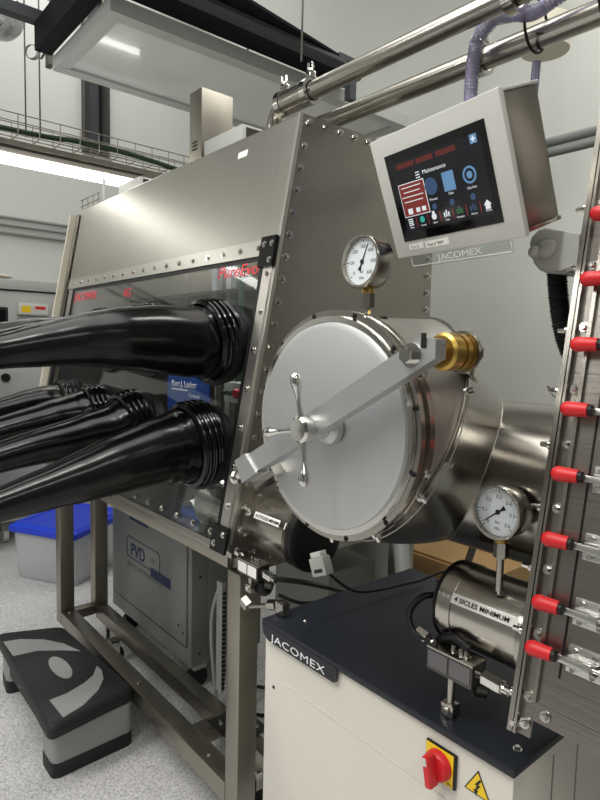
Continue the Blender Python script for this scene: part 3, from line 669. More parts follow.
# ------------------------------------------------------------------ small transfer chambers
def small_chamber(lab, xp, xe, inner, txt, yc, zc, r, dl, fw=.022):
    t = thing('small_transfer_chamber', lab, 'chamber', (xp, yc, zc - r))
    b = MB(); s_ = 1 if xe > xp else -1
    L = abs(xe - xp)
    b.lathe([(0, r), (L * .82, r), (L * .82, r * 1.03), (L * .94, r * 1.03), (L * .94, r * .98), (L, r * .98)], (xp, yc, zc), X_ * s_, 48); obj('barrel', b, 'steel_x', t)
    b = MB(); b.lathe([(.0005, r + .003), (.0005, r + fw), (.012, r + fw), (.012, r + .003)], (xp, yc, zc), X_ * s_, 48, caps=True); f = obj('flange', b, 'steel', t)
    for k in range(10):
        a = k * PI / 5 + .2; bolt(t, (xp + s_ * .012, yc + (r + .013) * math.cos(a), zc + (r + .013) * math.sin(a)), X_ * s_, .005, .007) if fw > .01 else None
    b = MB(); b.lathe([(0, r * .97), (.002, r * (1.0 + dl * 1.6)), (dl * .8, r * (1.0 + dl * 1.6)), (dl, r * .95), (dl + .002, r * .5)], (xe, yc, zc), X_ * s_, 48); obj('end_door', b, 'black', t)
    if inner:
        b = MB(); b.lathe([(0, r), (.24, r), (.25, r * 1.04), (.27, r * 1.04)], (xp - s_ * .006, yc, zc), -X_ * s_, 48); obj('inner_barrel', b, 'steel_x', t)
    # label strip curved on front-top of barrel
    b = MB(); xa, xb = txt[1], txt[2]; ang0, ang1 = txt[3], txt[4]; R = r + .001
    def cp(x, a, R=R): return V((x, yc - R * math.cos(a), zc + R * math.sin(a)))
    b.loft([[cp(xa, ang0 + (ang1 - ang0) * k / 6) for k in range(7)], [cp(xb, ang0 + (ang1 - ang0) * k / 6) for k in range(7)]], closed=False, caps=False)
    obj('label_strip', b, 'paper', t)
    am = (ang0 + ang1) / 2; up_ = V((0, math.sin(am), math.cos(am)))
    h = r * (ang1 - ang0) * .66
    n = V((0, -math.cos(am), math.sin(am)))
    text('label_text', txt[0], 'black', t, cp(xa + .008, am, r + .003) - up_ * h * .36, X_, up_, h, .0003, 1.12, bold=.012)
    return t
small_chamber('small steel transfer chamber left of the white cabinet with black end door', -1.30, -1.135, True, ('4 CYCLES MINIMUM', -1.275, -1.142, .35, .56), 1.0, .966, .084, .03)
small_chamber('small steel transfer chamber over the white cabinet, below the gauge', -.471, -.645, False, ('4 SICLES MINIMUM', -.615, -.48, .33, .57), .952, .978, .074, .008, .006)

# ------------------------------------------------------------------ large round transfer chamber
tcm = thing('transfer_chamber', 'large round steel transfer chamber with grey circular door', 'chamber', (-.75, .9, 1.05))
cx, cz = -.752, 1.318
N = 64
def angs(): return [2 * PI * k / N for k in range(N)]
def ringY(y, r, cx_=cx, cz_=cz): return [V((cx_ - r * math.cos(a), y, cz_ + r * math.sin(a))) for a in angs()]
def ringB(r, d=0.):
    out = []
    for a in angs():
        x = cx - r * math.cos(a); z = cz + r * math.sin(a); out.append(V((x, .784 + d - .237 * (x + .557) + .577 * (z - 1.312), z)))
    return out
yt, zt, rt = 1.09, 1.2, .155
def ringD(r, d=0.):   # matched: cos angle -> +y on the far side
    out = []
    for a in angs():
        y = yt + r * math.cos(a); z = zt + r * math.sin(a); out.append(V((-.714 - .749 * (y - 1.08) + .393 * (z - 1.2) + d, y, z)))
    return out
def ringX(x, r): return [V((x, yt + r * math.cos(a), zt + r * math.sin(a))) for a in angs()]
def lerpR(A, B, t_): return [p.lerp(q, t_) for p, q in zip(A, B)]
RB = ringB(.195); RD = ringD(rt)
b = MB(); b.loft([ringY(.730, .189), RB], caps=False); obj('neck', b, 'satin_steel', tcm, ang=60)
b = MB(); b.loft([ringB(.196, -.002), ringB(.2, -.002), ringB(.2, .002), ringB(.196, .002)], caps=False); obj('clamp_rim', b, 'steel', tcm)
def bulge(t_):
    out = []
    for p, a in zip(lerpR(RB, RD, t_), angs()):
        out.append(p + V((0, 0, min(0, math.sin(a)) * .045 * t_ * (1 - t_))))
    return out
b = MB(); b.loft([RB, bulge(.12)], caps=False); b.loft([bulge(.13)] + [bulge(q_ / 10) for q_ in range(2, 10)] + [RD], caps=False); b.loft([RD, ringX(-.466, rt)], caps=False); obj('elbow', b, 'steel_elbow', tcm, ang=60)
for R_ in (RD, bulge(.125)):
    b = MB(); P = R_ + [R_[0], R_[1]]; b.tube(P, .0010, 6, caps=False); obj('weld_seam', b, 'satin_steel', tcm)
b = MB(); b.lathe([(0, .172), (0, .199), (.010, .199), (.012, .192), (.020, .192), (.022, .199), (.033, .199), (.038, .190), (.038, .172), (0, .172)], (cx, .702, cz), Y_, 72, caps=False); obj('door_flange', b, 'steel', tcm)
dd = MB(); dd.lathe([(0, .010), (0, .168), (.003, .1765), (.010, .178), (.014, .178), (.014, .01)], (cx + .002, .687, cz), Y_, 96); door = obj('door', dd, 'door_alu', tcm)
b = MB(); b.lathe([(.0, .1785), (.0, .188), (.006, .190), (.006, .1785)], (cx, .695, cz), Y_, 72, caps=False); obj('door_rim', b, 'chrome', tcm)
for k in range(12):
    a = k * PI / 6 + .25
    bolt(tcm, (cx + .1945 * math.cos(a), .7015, cz + .1945 * math.sin(a)), -Y_, .003, .002, 'black')
for k in range(8):
    a = k * PI / 4 + .5; p = V((cx + .199 * math.cos(a), .729, cz + .199 * math.sin(a))); bolt(tcm, p, V((math.cos(a), 0, math.sin(a))), .005, .008)
for a in (-.5, -1.0, -1.6, .35):
    x = cx + .2 * math.cos(a); z = cz + .2 * math.sin(a); bolt(tcm, (x, .784 - .237 * (x + .557) + .577 * (z - 1.312), z), V((math.cos(a), .2, math.sin(a))), .005, .012)
# locking arm
AY0, AY1 = .632, .655
pl = V((-.905, 0, 1.226)); prr = V((-.490, 0, 1.457)); d = (prr - pl).normalized(); nn = V((-d.z, 0, d.x))
hw = .0185
P = [pl + nn * hw, pl - nn * hw, prr - nn * hw, prr + nn * (hw * .2) + d * .012, prr + nn * hw - d * .01]
b = MB(); b.prism([p + V((0, AY0, 0)) for p in P], (0, AY1 - AY0, 0)); arm = obj('locking_arm', b, 'satin_alu', tcm, smooth=False)
b = MB(); P = [pl + nn * .022 - d * .022, pl - nn * .024 - d * .018, pl - nn * .022 + d * .034, pl + nn * .022 + d * .016]
b.prism([p + V((0, AY0 - .004, 0)) for p in P], (0, .04, 0)); obj('latch_block', b, 'satin_alu', tcm, smooth=False)
b = MB(); q = pl - d * .02 + V((0, .645, -.002)); b.cyl(q, q - d * .03, .008, n=16); b.lathe([(0, .010), (.003, .013), (.012, .013), (.014, .009)], q - d * .028, -d, 20); obj('latch_pin', b, 'chrome', tcm)
b = MB(); b.prism([(-.93, .66, 1.195), (-.87, .66, 1.235), (-.85, .66, 1.22), (-.91, .66, 1.18)], (0, .03, 0)); obj('latch_hook', b, 'steel', tcm, smooth=False)
# hub and three handles
hc = V((-.727, AY0, cz + .002))
b = MB(); b.lathe([(0, .020), (.003, .022), (.020, .022), (.024, .018), (.025, .0)], hc + V((0, .0, 0)), -Y_, 28); b.cyl(hc, (hc.x, .687, hc.z), .016, n=20); hub = obj('hub', b, 'chrome', tcm)
b = MB(); b.lathe([(0, .028), (.012, .028), (.020, .018), (.023, .018)], (hc.x, .6835, hc.z), -Y_, 32); obj('hub_boss', b, 'satin_alu', tcm)
for a in (math.radians(97), math.radians(190), math.radians(-78)):
    u = V((math.cos(a), -.12, math.sin(a))).normalized(); p = hc + V((0, -.012, 0))
    b = MB(); b.lathe([(.012, .0052), (.042, .0042), (.056, .0045), (.069, .0075), (.079, .0093), (.087, .008), (.092, .004), (.093, .0)], p, u, 18); obj('handle', b, 'chrome', hub)
b = MB(); q = V((-.519, AY0, 1.444)); b.lathe([(0, .017), (.003, .017)], q, -Y_, 28); b.cyl(q, q - Y_ * .016, .0105, n=6); obj('pivot_bolt', b, 'chrome', arm)
b = MB(); q = V((-.500, AY0 - .0005, 1.466)); b.box((q.x - .004, q.y - .001, q.z - .012), (q.x + .004, q.y, q.z + .008), bev=0); obj('slot', b, 'black', arm, smooth=False)
# brass hinge
hp0 = V((-.498, .666, 1.450))
ha = V((.06, 1, .0)).normalized()
b = MB(); b.lathe([(-.03, .010), (0, .010), (0, .022), (.004, .026), (.022, .026), (.022, .022), (.027, .022), (.027, .026), (.036, .026), (.036, .022), (.041, .022), (.041, .026), (.048, .026), (.050, .02)], hp0, ha, 36); obj('hinge_bushing', b, 'brass', tcm)
b = MB(); b.lathe([(.050, .020), (.066, .020), (.066, .013), (.078, .013), (.08, .010)], hp0, ha, 6); obj('hinge_nut', b, 'steel', tcm)
b = MB(); b.lathe([(.043, .0265), (.043, .030), (.049, .030), (.049, .0265)], hp0, ha, 36, caps=False)
obj('hinge_strap', b, 'steel', tcm)
b = MB(); q = hp0 + ha * .046; b.prism([q + V((-.012, 0, -.018)), q + V((.014, 0, -.018)), V((-.563, .85, 1.40)), V((-.60, .85, 1.42))], (0, .006, 0)); obj('hinge_bracket', b, 'steel', tcm, smooth=False)

# ------------------------------------------------------------------ pressure gauges
def gauge(lab, c, base_z, needle, R, depth, face_dir, txts):
    c = V(c); t = thing('pressure_gauge', lab, 'gauge', (c.x, c.y, base_z))
    f = V(face_dir).normalized(); ex = Z_.cross(f).normalized() ; ex = -ex if ex.x < 0 else ex; up_ = f.cross(ex); up_ = -up_ if up_.z < 0 else up_
    o = c + f * 0
    b = MB(); b.lathe([(-depth, R * .9), (-depth + .003, R * .95), (-.006, R * .95), (-.006, R), (.004, R), (.006, R * .97), (.006, R * .90), (-.004, R * .88), (-.004, .0001)], o, f, 48, caps=True); case = obj('case', b, 'steel', t)
    b = MB(); b.cyl(o + f * -.0038, o + f * -.003, R * .87, n=48); dial = obj('dial', b, 'gauge_face', t)
    b = MB()
    for k in range(31):
        a = math.radians(225 - k * 9); r0 = R * (.72 if k % 5 == 0 else .77); r1 = R * .83; wd = .0007 if k % 5 == 0 else .0004
        u = ex * math.cos(a) + up_ * math.sin(a); s_ = f.cross(u)
        p0, p1 = o + u * r0 - f * .003, o + u * r1 - f * .003
        b.prism([p0 - s_ * wd, p1 - s_ * wd, p1 + s_ * wd, p0 + s_ * wd], f * .0003)
    obj('scale', b, 'black', dial, smooth=False)
    for k, s_ in enumerate(txts):
        a = math.radians(225 - k * 45); p = o + (ex * math.cos(a) + up_ * math.sin(a)) * R * .57 - f * .003 - up_ * R * .07
        text('numeral', s_, 'black', dial, p, ex, up_, R * .19, .0002, align='CENTER')
    text('unit', 'bar', 'black', dial, o - up_ * R * .42 - f * .003, ex, up_, R * .16, .0002, align='CENTER')
    text('unit', 'MPa', 'black', dial, o - up_ * R * .66 - f * .003, ex, up_, R * .15, .0002, align='CENTER')
    a = math.radians(needle); u = ex * math.cos(a) + up_ * math.sin(a); s_ = f.cross(u)
    b = MB(); q = o - f * .0025
    b.prism([q - u * R * .34 - s_ * .0042, q - u * R * .16 - s_ * .0016, q + u * R * .70 - s_ * .0006, q + u * R * .70 + s_ * .0006, q - u * R * .16 + s_ * .0016, q - u * R * .34 + s_ * .0042], f * .0006)
    b.cyl(q, q + f * .0015, .0042, n=16); obj('needle', b, 'black', dial, smooth=False)
    m_ = c - f * depth * .5; zb = c.z - R
    b = MB(); b.lathe([(0, .0105), (-.002, .0115), (-.012, .0115), (-.013, .008)], (m_.x, m_.y, zb + .004), Z_, 20); obj('brass_collar', b, 'brass', t)
    b = MB(); b.cyl((m_.x, m_.y, zb - .034), (m_.x, m_.y, zb - .008), .0128, n=6); obj('hex_nut', b, 'steel', t, smooth=False)
    b = MB(); b.cyl((m_.x, m_.y, base_z), (m_.x, m_.y, zb - .033), .0062, n=16); b.lathe([(0, .012), (.004, .0062)], (m_.x, m_.y, base_z), Z_, 20); obj('stem', b, 'steel', t)
    return t
fd = V((-.02, -1, .03))
gauge('round pressure gauge standing above the large circular door', (-.775, .79, 1.610), 1.500, 68, .0485, .040, fd, ['0', '100', '200', '300', '400', '500', '600'])
gauge('round pressure gauge on the small chamber over the white cabinet', (-.535, .888, 1.184), 1.040, 218, .0465, .036, V((-.03, -1, .02)), ['0', '0.1', '0.2', '0.3', '0.4', '0.5', '0.6'])
b = MB(); b.cyl((-.745, .79, 1.498), (-.715, .79, 1.498), .006, n=12); b.cyl((-.722, .79, 1.498), (-.712, .79, 1.498), .012, n=6); b.cyl((-.785, .81, 1.50), (-.735, .80, 1.498), .009, n=12)
tag(obj('small_fitting', b, 'chrome'), 'small steel fitting beside the foot of the upper gauge', 'fitting')

# ------------------------------------------------------------------ white pump cabinet
t = thing('pump_cabinet', 'white metal cabinet with dark navy top and black name plate', 'cabinet', (-.77, 1.1, 0))
b = MB(); b.box((-1.098, .834, .07), (-.449, 1.37, .7915), bev=.004); obj('body', b, 'white_paint', t)
b = MB(); b.box((-1.09, .86, .0), (-.46, 1.35, .07)); obj('plinth', b, 'black_matte', t, smooth=False)
b = MB(); b.box((-1.102, .825, .792), (-.444, 1.374, .807), bev=.003); lid = obj('lid', b, 'navy', t)
b = MB(); b.prism([(-1.1, .828, .797), (-.842, .828, .797), (-.842, .828, .768), (-.850, .828, .762), (-1.068, .828, .762), (-1.080, .828, .765), (-1.094, .828, .775)], (0, -.004, 0)); obj('name_plate', b, 'navy', t, smooth=False)
text('lettering', 'JACOMEX', 'white_print', t, (-1.062, .8235, .7675), X_, Z_, .0245, .0005, 1.62, spacing=1.08)
b = MB(); b.box((-1.028, .8315, .676), (-.46, .834, .6775)); obj('panel_edge', b, 'white_plastic', t, smooth=False)
b = MB(); b.box((-1.03, .832, .08), (-.46, .834, .675), bev=.0008); obj('front_panel', b, 'white_paint', t)
b = MB(); b.cyl((-1.062, .834, .65), (-1.062, .8325, .65), .004, n=16); obj('screw_hole', b, 'black', t)
for p in ((-1.03, .90, .807), (-.468, .875, .807)): bolt(t, p, Z_, .005, .006)
b = MB(); b.box((-.4488, .96, .08), (-.4475, .963, .77)); b.box((-.4488, 1.05, .08), (-.4475, 1.053, .77)); obj('side_seam', b, 'gray_paint', t, smooth=False)
# mains switch
s_ = thing('mains_switch', 'red rotary mains switch on a yellow plate, on the white cabinet', 'switch', (-.582, .833, .737))
b = MB(); b.box((-.6135, .8275, .706), (-.5505, .8325, .768), bev=.001); obj('back_plate', b, 'black', s_)
b = MB(); b.box((-.6115, .8255, .708), (-.5545, .8272, .766), bev=.0005); obj('plate', b, 'yellow', s_)
b = MB(); b.lathe([(0, .0265), (.010, .0255), (.014, .022), (.015, .0)], (-.583, .8254, .737), -Y_, 36); kn = obj('knob', b, 'red', s_)
b = MB(); b.box((-.0065, -.036, -.026), (.0065, -.014, .026), Matrix.Translation(V((-.583, .8254, .737))) @ rotm(0, math.radians(-12), 0), bev=.003); obj('grip', b, 'red', kn)
b = MB(); b.box((-.0035, -.0375, .012), (.0035, -.036, .025), Matrix.Translation(V((-.583, .8254, .737))) @ rotm(0, math.radians(-12), 0)); obj('pointer', b, 'white_plastic', kn, smooth=False)
text('lettering', 'ON', 'black', s_, (-.566, .8252, .711), X_, Z_, .006, .0003)
text('lettering', 'I', 'black', s_, (-.584, .8252, .7655 - .006), X_, Z_, .006, .0003)
t = thing('warning_sign', 'yellow triangular high voltage warning sticker beside the red switch', 'sign', (-.511, .833, .74))
def tri(r, cz_=.736): return [(-.511 + r * math.sin(a), cz_ + r * math.cos(a)) for a in (0, 2 * PI / 3, 4 * PI / 3)]
b = MB(); b.prism([(x, .8332, z) for x, z in tri(.0285)], (0, -.0006, 0)); obj('border', b, 'black', t, smooth=False)
b = MB(); b.prism([(x, .8326, z) for x, z in tri(.0245)], (0, -.0006, 0)); obj('field', b, 'yellow', t, smooth=False)
b = MB(); zz = [(-.507, .751), (-.516, .738), (-.5115, .7385), (-.515, .729), (-.518, .7295), (-.5125, .7205), (-.509, .7305), (-.5118, .7298), (-.505, .7405), (-.5095, .740), (-.504, .750)]
b.prism([(x, .832, z) for x, z in zz], (0, -.0006, 0)); obj('lightning_bolt', b, 'black', t, smooth=False)

# ------------------------------------------------------------------ pneumatic block valves
def block_valve(lab, o, k=1., lift=0., lm='gray_plastic'):
    o = V(o); t = thing('block_valve', lab, 'valve', o)
    def P(x, y, z): return o + V((x, y, z + (lift if z > .03 else 0))) * k
    b = MB(); b.box(P(-.045, -.02, .045), P(.045, .02, .083), bev=.0015); obj('body', b, 'dark_steel', t)
    b = MB(); b.box(P(-.046, -.021, .083), P(.046, .021, .087), bev=.001); obj('top_plate', b, 'steel', t)
    for x in (-.022, .022):
        b = MB(); b.box(P(x - .0195, -.0212, .052), P(x + .0195, -.0203, .08)); obj('data_label', b, lm, t, smooth=False)
    for x in (-.006, .010, .02):
        b = MB(); b.cyl(P(x, 0, .087), P(x, 0, .096), .004 * k, n=12); obj('screw', b, 'chrome', t)
    b = MB(); b.cyl(P(-.062, 0, .088), P(-.044, 0, .080), .005 * k, n=12); b.cyl(P(-.082, 0, .090), P(-.060, 0, .086), .0105 * k, n=6); obj('inlet_nut', b, 'chrome', t, smooth=False)
    b = MB(); b.cyl(P(.045, 0, .066), P(.058, 0, .066), .007 * k, n=12); b.cyl(P(.055, 0, .066), P(.088, 0, .064), .0125 * k, n=6); b.cyl(P(.088, 0, .064), P(.10, 0, .064), .009 * k, n=16); obj('outlet_nut', b, 'chrome', t, smooth=False)
    b = MB(); b.cyl(P(-.004, -.004, .020), P(-.004, -.004, .046), .007 * k, n=12); b.box(P(-.016, -.014, -.0), P(.008, .006, .022), bev=.001); obj('lower_fitting', b, 'steel', t)
    b = MB(); b.cyl(P(-.004, -.0145, .011), P(-.004, -.018, .011), .006 * k, n=16); obj('eye', b, 'chrome', t)
    b = MB(); b.lathe([(0, .010 * k), (.004, .018 * k), (.022, .018 * k), (.026, .010 * k)], P(.024, .02, .032), V((.6, .5, -.1)), 20); obj('actuator', b, 'dark_steel', t)
    return t
block_valve('small steel block valve with grey labels on the navy cabinet top', (-.588, .868, .8085), 1.04, .026, 'label_gray')
block_valve('small steel block valve with white labels beside the near steel leg', (-1.205, .872, .826), .95, 0, 'paper')
for i, (pts, r, m, lab) in enumerate([
        ([(-.652, .94, .985), (-.685, .90, .985), (-.70, .875, .955), (-.675, .86, .93), (-.64, .866, .925)], .006, 'black', 'black cable looping down from the right small chamber'),
        ([(-.635, .882, .925), (-.61, .872, .942), (-.59, .870, .948), (-.565, .872, .938)], .0075, 'black', 'thick black hose lying over the right block valve'),
        ([(-1.15, .90, .87), (-1.12, .98, .85), (-1.115, 1.1, .80), (-1.12, 1.2, .74), (-1.13, 1.25, .6)], .007, 'dark_steel', 'dark metal hose running right from the left block valve'),
        ([(-1.16, .92, .82), (-1.13, .96, .80), (-1.12, 1.06, .76), (-1.13, 1.15, .6)], .005, 'black', 'thin black cable beside the left block valve'),
        ([(-.99, .93, .93), (-1.0, 1.05, .85), (-.99, 1.25, .83), (-.97, 1.39, .82), (-.97, 1.42, .6)], .004, 'black', 'thin black cable under the circular door')]):
    b = MB(); b.tube(pts, r, 10, sub=8); tag(obj('cable', b, m), lab, 'cable')
t = thing('cable_connector', 'grey cable connector hanging under the circular door', 'connector', (-.97, .9, .92))
b = MB(); b.box((-.025, -.012, -.024), (.025, .012, .018), Matrix.Translation(V((-.972, .892, .962))) @ rotm(0, math.radians(-24), 0), bev=.003); obj('housing', b, 'gray_plastic', t)
b = MB(); b.box((-.018, -.010, .018), (.018, .010, .03), Matrix.Translation(V((-.972, .892, .962))) @ rotm(0, math.radians(-24), 0), bev=.002); obj('strain_relief', b, 'white_plastic', t)
b = MB(); b.box((-.014, -.0128, -.016), (.014, -.0121, -.008), Matrix.Translation(V((-.972, .892, .962))) @ rotm(0, math.radians(-24), 0)); obj('socket', b, 'black', t, smooth=False)
b = MB(); b.ball((-1.195, .90, .835), .024, n=16); tag(obj('round_knob', b, 'black'), 'black round knob under the left block valve', 'knob')
t = thing('pipe_fitting', 'cluster of hex fittings beside the near steel leg', 'fitting', (-1.2, .86, .78))
b = MB(); b.cyl((-1.225, .86, .80), (-1.20, .86, .79), .016, n=6); b.cyl((-1.20, .86, .792), (-1.12, .87, .82), .006, n=12); b.cyl((-1.13, .868, .818), (-1.105, .872, .826), .014, n=6); obj('nut', b, 'steel', t, smooth=False)
b = MB(); b.box((-1.10, .862, .81), (-1.07, .885, .84), bev=.002); obj('block', b, 'steel', t)

t = thing('power_unit', 'plain grey metal unit standing low behind the near steel leg', 'unit', (-1.52, 1.4, 0))
b = MB(); b.box((-1.66, 1.30, .02), (-1.375, 1.52, .72), bev=.004); obj('housing', b, 'gray_paint', t)
for x in (-1.64, -1.39):
    for y in (1.32, 1.50):
        b = MB(); b.cyl((x, y, 0), (x, y, .02), .012, n=12); obj('foot', b, 'black', t)
# behind, under the round door
b = MB(); b.cyl((-1.62, 1.75, .02), (-1.62, 1.75, .72), .14, n=40)
tag(obj('gas_cylinder', b, 'gray_pale'), 'pale grey cylinder standing behind the white cabinet', 'cylinder')
b = MB(); b.tube([(-1.30, 1.56, .80), (-1.24, 1.52, .65), (-1.24, 1.54, .45), (-1.28, 1.60, .25)], .028, 14, sub=8)
tag(obj('exhaust_hose', b, 'gray_paint'), 'grey flexible hose behind the circular door', 'hose')
t = thing('wooden_crate', 'wooden crate low behind the white cabinet', 'crate', (-1.55, 2.2, 0))
b = MB(); b.box((-1.9, 2.0, .0), (-1.2, 2.5, .60), bev=.004); obj('box', b, 'wood', t)
for z in (.05, .52):
    b = MB(); b.box((-1.91, 1.985, z), (-1.19, 1.999, z + .07), bev=.002); obj('batten', b, 'wood', t)
b = MB(); b.cyl((-1.35, 1.72, .0), (-1.02, 1.62, .95), .012, n=12); tag(obj('strut_bar', b, 'dark_steel'), 'dark slanting bar rising behind the white cabinet', 'bar')
b = MB(); b.lathe([(0, .03), (.008, .03), (.012, .02)], (-.92, 1.30, .801), Z_, 24); b.cyl((-.92, 1.30, .812), (-.93, 1.27, .85), .003, n=6)
tag(obj('cable_gland', b, 'dark_steel'), 'small dark round fitting at the back of the navy top', 'fitting')

# ------------------------------------------------------------------ right glovebox
XB = -.466
rb = thing('glovebox', 'right steel glovebox with red handled toggle clamps on its front', 'glovebox', (.2, 1.25, .85))
b = MB(); b.prism([(XB, yp(.882) + .006, .882), (XB, 1.668, .882), (XB, 1.668, 2.09), (XB, yp(2.09) + .006, 2.09)], (.004, 0, 0)); obj('end_panel', b, 'steel_h', rb, smooth=False)
front_slab('front_panel', XB + .004, .9, .90, 2.09, -.006, -.002, 'steel_h', rb)
front_slab('flange_edge', XB - .004, XB + .004, .853, 2.09, -.002, .012, 'steel', rb)
front_slab('flange_edge', XB + .006, XB + .010, .853, 2.09, -.002, .012, 'steel', rb)
front_slab('flange_strip', XB + .010, XB + .030, .853, 2.09, -.002, .002, 'steel_dark', rb)
front_slab('door_panel', XB + .030, .88, .912, 2.08, -.002, .008, 'steel_dark', rb)
front_slab('door_lip', XB + .030, XB + .036, .912, 2.08, .008, .014, 'steel', rb)
front_slab('door_gap', XB + .062, XB + .065, .96, 2.08, .0082, .0092, 'black', rb)
front_slab('lower_strip', XB + .031, .9, .882, .910, -.002, .004, 'steel_dark', rb)
b = MB(); b.box((XB + .004, yp(.882), .880), (.9, 1.668, .890)); obj('floor_pan', b, 'steel', rb, smooth=False)
b = MB(); b.box((XB, yp(2.09), 2.09), (.9, 1.668, 2.096)); obj('roof', b, 'steel', rb, smooth=False)
b = MB(); b.box((.896, .95, .86), (.9, 1.668, 2.09)); obj('end_panel', b, 'steel_h', rb, smooth=False)
for z in (1.49, 1.391, 1.303, 1.202, 1.106, 1.006, .909, 1.59, 1.69):
    bolt(rb, V((XB - .004, yp(z) - .004, z)), -X_, .005, .018)
    bolt(rb, V((XB + .020, yp(z), z + .004)) + NO * .002, NO, .0055, .009)
for x, z in ((XB + .004, .866), (XB + .02, .872), (XB + .05, .896)): bolt(rb, V((x, yp(z), z)) + NO * .004, NO, .0055, .010)
b = MB(); b.box((XB + .01, .9, 0), (XB + .07, .96, .85), bev=.003)
for lo, hi in (((.8, .9, 0), (.86, .96, .879)), ((.8, 1.58, 0), (.86, 1.64, .879)), ((XB + .08, 1.58, 0), (XB + .14, 1.64, .879)), ((-.42, 1.40, .0), (-.36, 1.46, .879))):
    b2 = MB(); b2.box(lo, hi, bev=.003); obj('leg', b2, 'frame_steel', rb)
b.b.free()
# toggle clamps
def clamp_mesh_thing(z, lab, first=None):
    o = V((XB + .020, yp(z), z)) + NO * .010
    if first is None:
        t = thing('toggle_clamp', lab, 'clamp', (0, 0, 0), 'red handled toggle clamps on the right glovebox')
        def q(x, s_, n_): return X_ * x + SL * s_ + NO * n_
        a = q(.0, .0, .026); e = q(.038, .001, .022)
        b = MB(); b.tube([a + (e - a) * k / 8 for k in range(9)], lambda u: .0125 * (.62 if u == 0 else (.9 if u < .2 else (1.0 - .18 * u))), 18); obj('red_handle', b, 'red', t)
        b = MB(); b.cyl(e, q(.044, .001, .022), .0085, n=16); obj('collar', b, 'black', t)
        b = MB()
        mt = Matrix((X_, SL, NO)).transposed().to_4x4()
        b.box((.043, -.005, .015), (.088, .005, .021), mt, bev=.001); b.box((.082, -.007, .006), (.094, .007, .022), mt, bev=.001)
        b.cyl(mt @ V((.09, .0, .012)), mt @ V((.128, .0, .010)), .004, n=12)
        obj('lever', b, 'zinc', t)
        b = MB()
        b.box((.052, -.019, -.001), (.104, .021, .002), mt, bev=.0008); b.box((.058, .006, .002), (.10, .0085, .017), mt, bev=.0006); b.box((.058, -.0085, .002), (.10, -.006, .017), mt, bev=.0006); obj('base', b, 'zinc', t)
        for x, y in ((.063, .0145), (.092, .0145), (.063, -.0135), (.092, -.0135)):
            b = MB(); b.cyl(q(x, y, .002), q(x, y, .006), .0042, n=6); obj('rivet', b, 'chrome', t)
    else:
        t = first.copy(); C.objects.link(t); t['label'] = lab
        for ch in first.children:
            c = ch.copy(); C.objects.link(c); c.parent = t
    t.location = o; return t
zs = [1.665, 1.562, 1.460, 1.360, 1.260, 1.160, 1.064, .995]
labs = ['topmost red handled toggle clamp at the right edge of the photo', 'red handled toggle clamp second from top, level with the wall bracket', 'red handled toggle clamp just below the black corrugated conduit',
        'red handled toggle clamp level with the top of the large steel elbow', 'red handled toggle clamp level with the middle of the large steel elbow', 'red handled toggle clamp just right of the lower gauge', 'red handled toggle clamp level with the label on the small chamber', 'lowest red handled toggle clamp, near the white cabinet top']
c0 = None
for z, l in zip(zs, labs):
    c = clamp_mesh_thing(z, l, c0); c0 = c0 or c

# ------------------------------------------------------------------ touch screen terminal
hc_ = V((-.6614, .8629, 1.7358)); ex = V((.9907, -.1362, .0001)).normalized(); up_ = V((-.0505, -.3659, .9293)); up_ = (up_ - ex * up_.dot(ex)).normalized(); nf = ex.cross(up_).normalized(); dn = -up_
MT = Matrix((ex, up_, nf)).transposed().to_4x4(); MT.translation = hc_
hm = thing('touch_terminal', 'white touch screen control terminal tilted above the round door', 'screen', hc_ - nf * .05)
def hb(name, x0_, x1_, y0_, y1_, z0_, z1_, m, par=hm, bev=0.):
    return obj(name, MB().box((x0_, y0_, z0_), (x1_, y1_, z1_), MT, bev=bev), m, par, smooth=bev > 0)
hb('bezel', -.15, .15, -.1115, .1115, -.012, 0, 'white_plastic', bev=.003)
hb('rear_housing', -.142, .146, -.100, .104, -.096, -.0125, 'steel_h', bev=.002)
hb('top_cover', -.146, .149,   .1045, .1095, -.099, -.0125, 'white_plastic', bev=.002)
hb('lower_housing', -.143, .147, -.107, -.1005, -.099, -.0125, 'steel')
hb('display', -.1185, .1155, -.0817, .0777, 0, .0012, 'screen_black')
hb('picture', -.1035, .104, -.0665, .062, .0012, .0016, 'screen_dark')
def ui(x, y, w_, h_, m, z=.0018): return hb('icon', x - w_ / 2, x + w_ / 2, y - h_ / 2, y + h_ / 2, z - .0002, z, m)
def uit(s, x, y, size, m='ui_white', al='CENTER', sq=1.):
    return text('icon_text', s, m, hm, MT @ V((x, y, .0017)), ex, up_, size, .0002, sq, al)
ui(-.070, .052, .045, .009, 'ui_bar'); ui(-.022, .052, .042, .009, 'ui_bar'); ui(.028, .052, .045, .009, 'ui_bar')
ui(-.067, -.0085, .066, .060, 'ui_white'); ui(-.067, -.0085, .063, .057, 'ui_box', .0021)
for k, w_ in enumerate((.05, .042, .054, .048)): ui(-.068, .014 - k * .0085, w_, .0016, 'ui_white', .0023)
ui(-.082, -.029, .012, .010, 'ui_white', .0023); ui(-.062, -.029, .010, .008, 'ui_white', .0023); ui(-.047, -.029, .010, .008, 'ui_white', .0023)
b = MB(); b.cyl(MT @ V((-.020, .004, .0016)), MT @ V((-.020, .004, .0019)), .015, n=24); obj('icon', b, 'ui_dim', hm)
ui(.022, .004, .026, .032, 'ui_blue'); ui(.022, .004, .022, .028, 'ui_blue', .002)
b = MB(); b.lathe([(0, .0105), (0, .0140), (.0004, .0140), (.0004, .0105)], MT @ V((.068, .004, .0016)), nf, 32, caps=False); b.cyl(MT @ V((.068, .004, .0016)), MT @ V((.068, .004, .0019)), .006, n=16); obj('icon', b, 'ui_blue', hm)
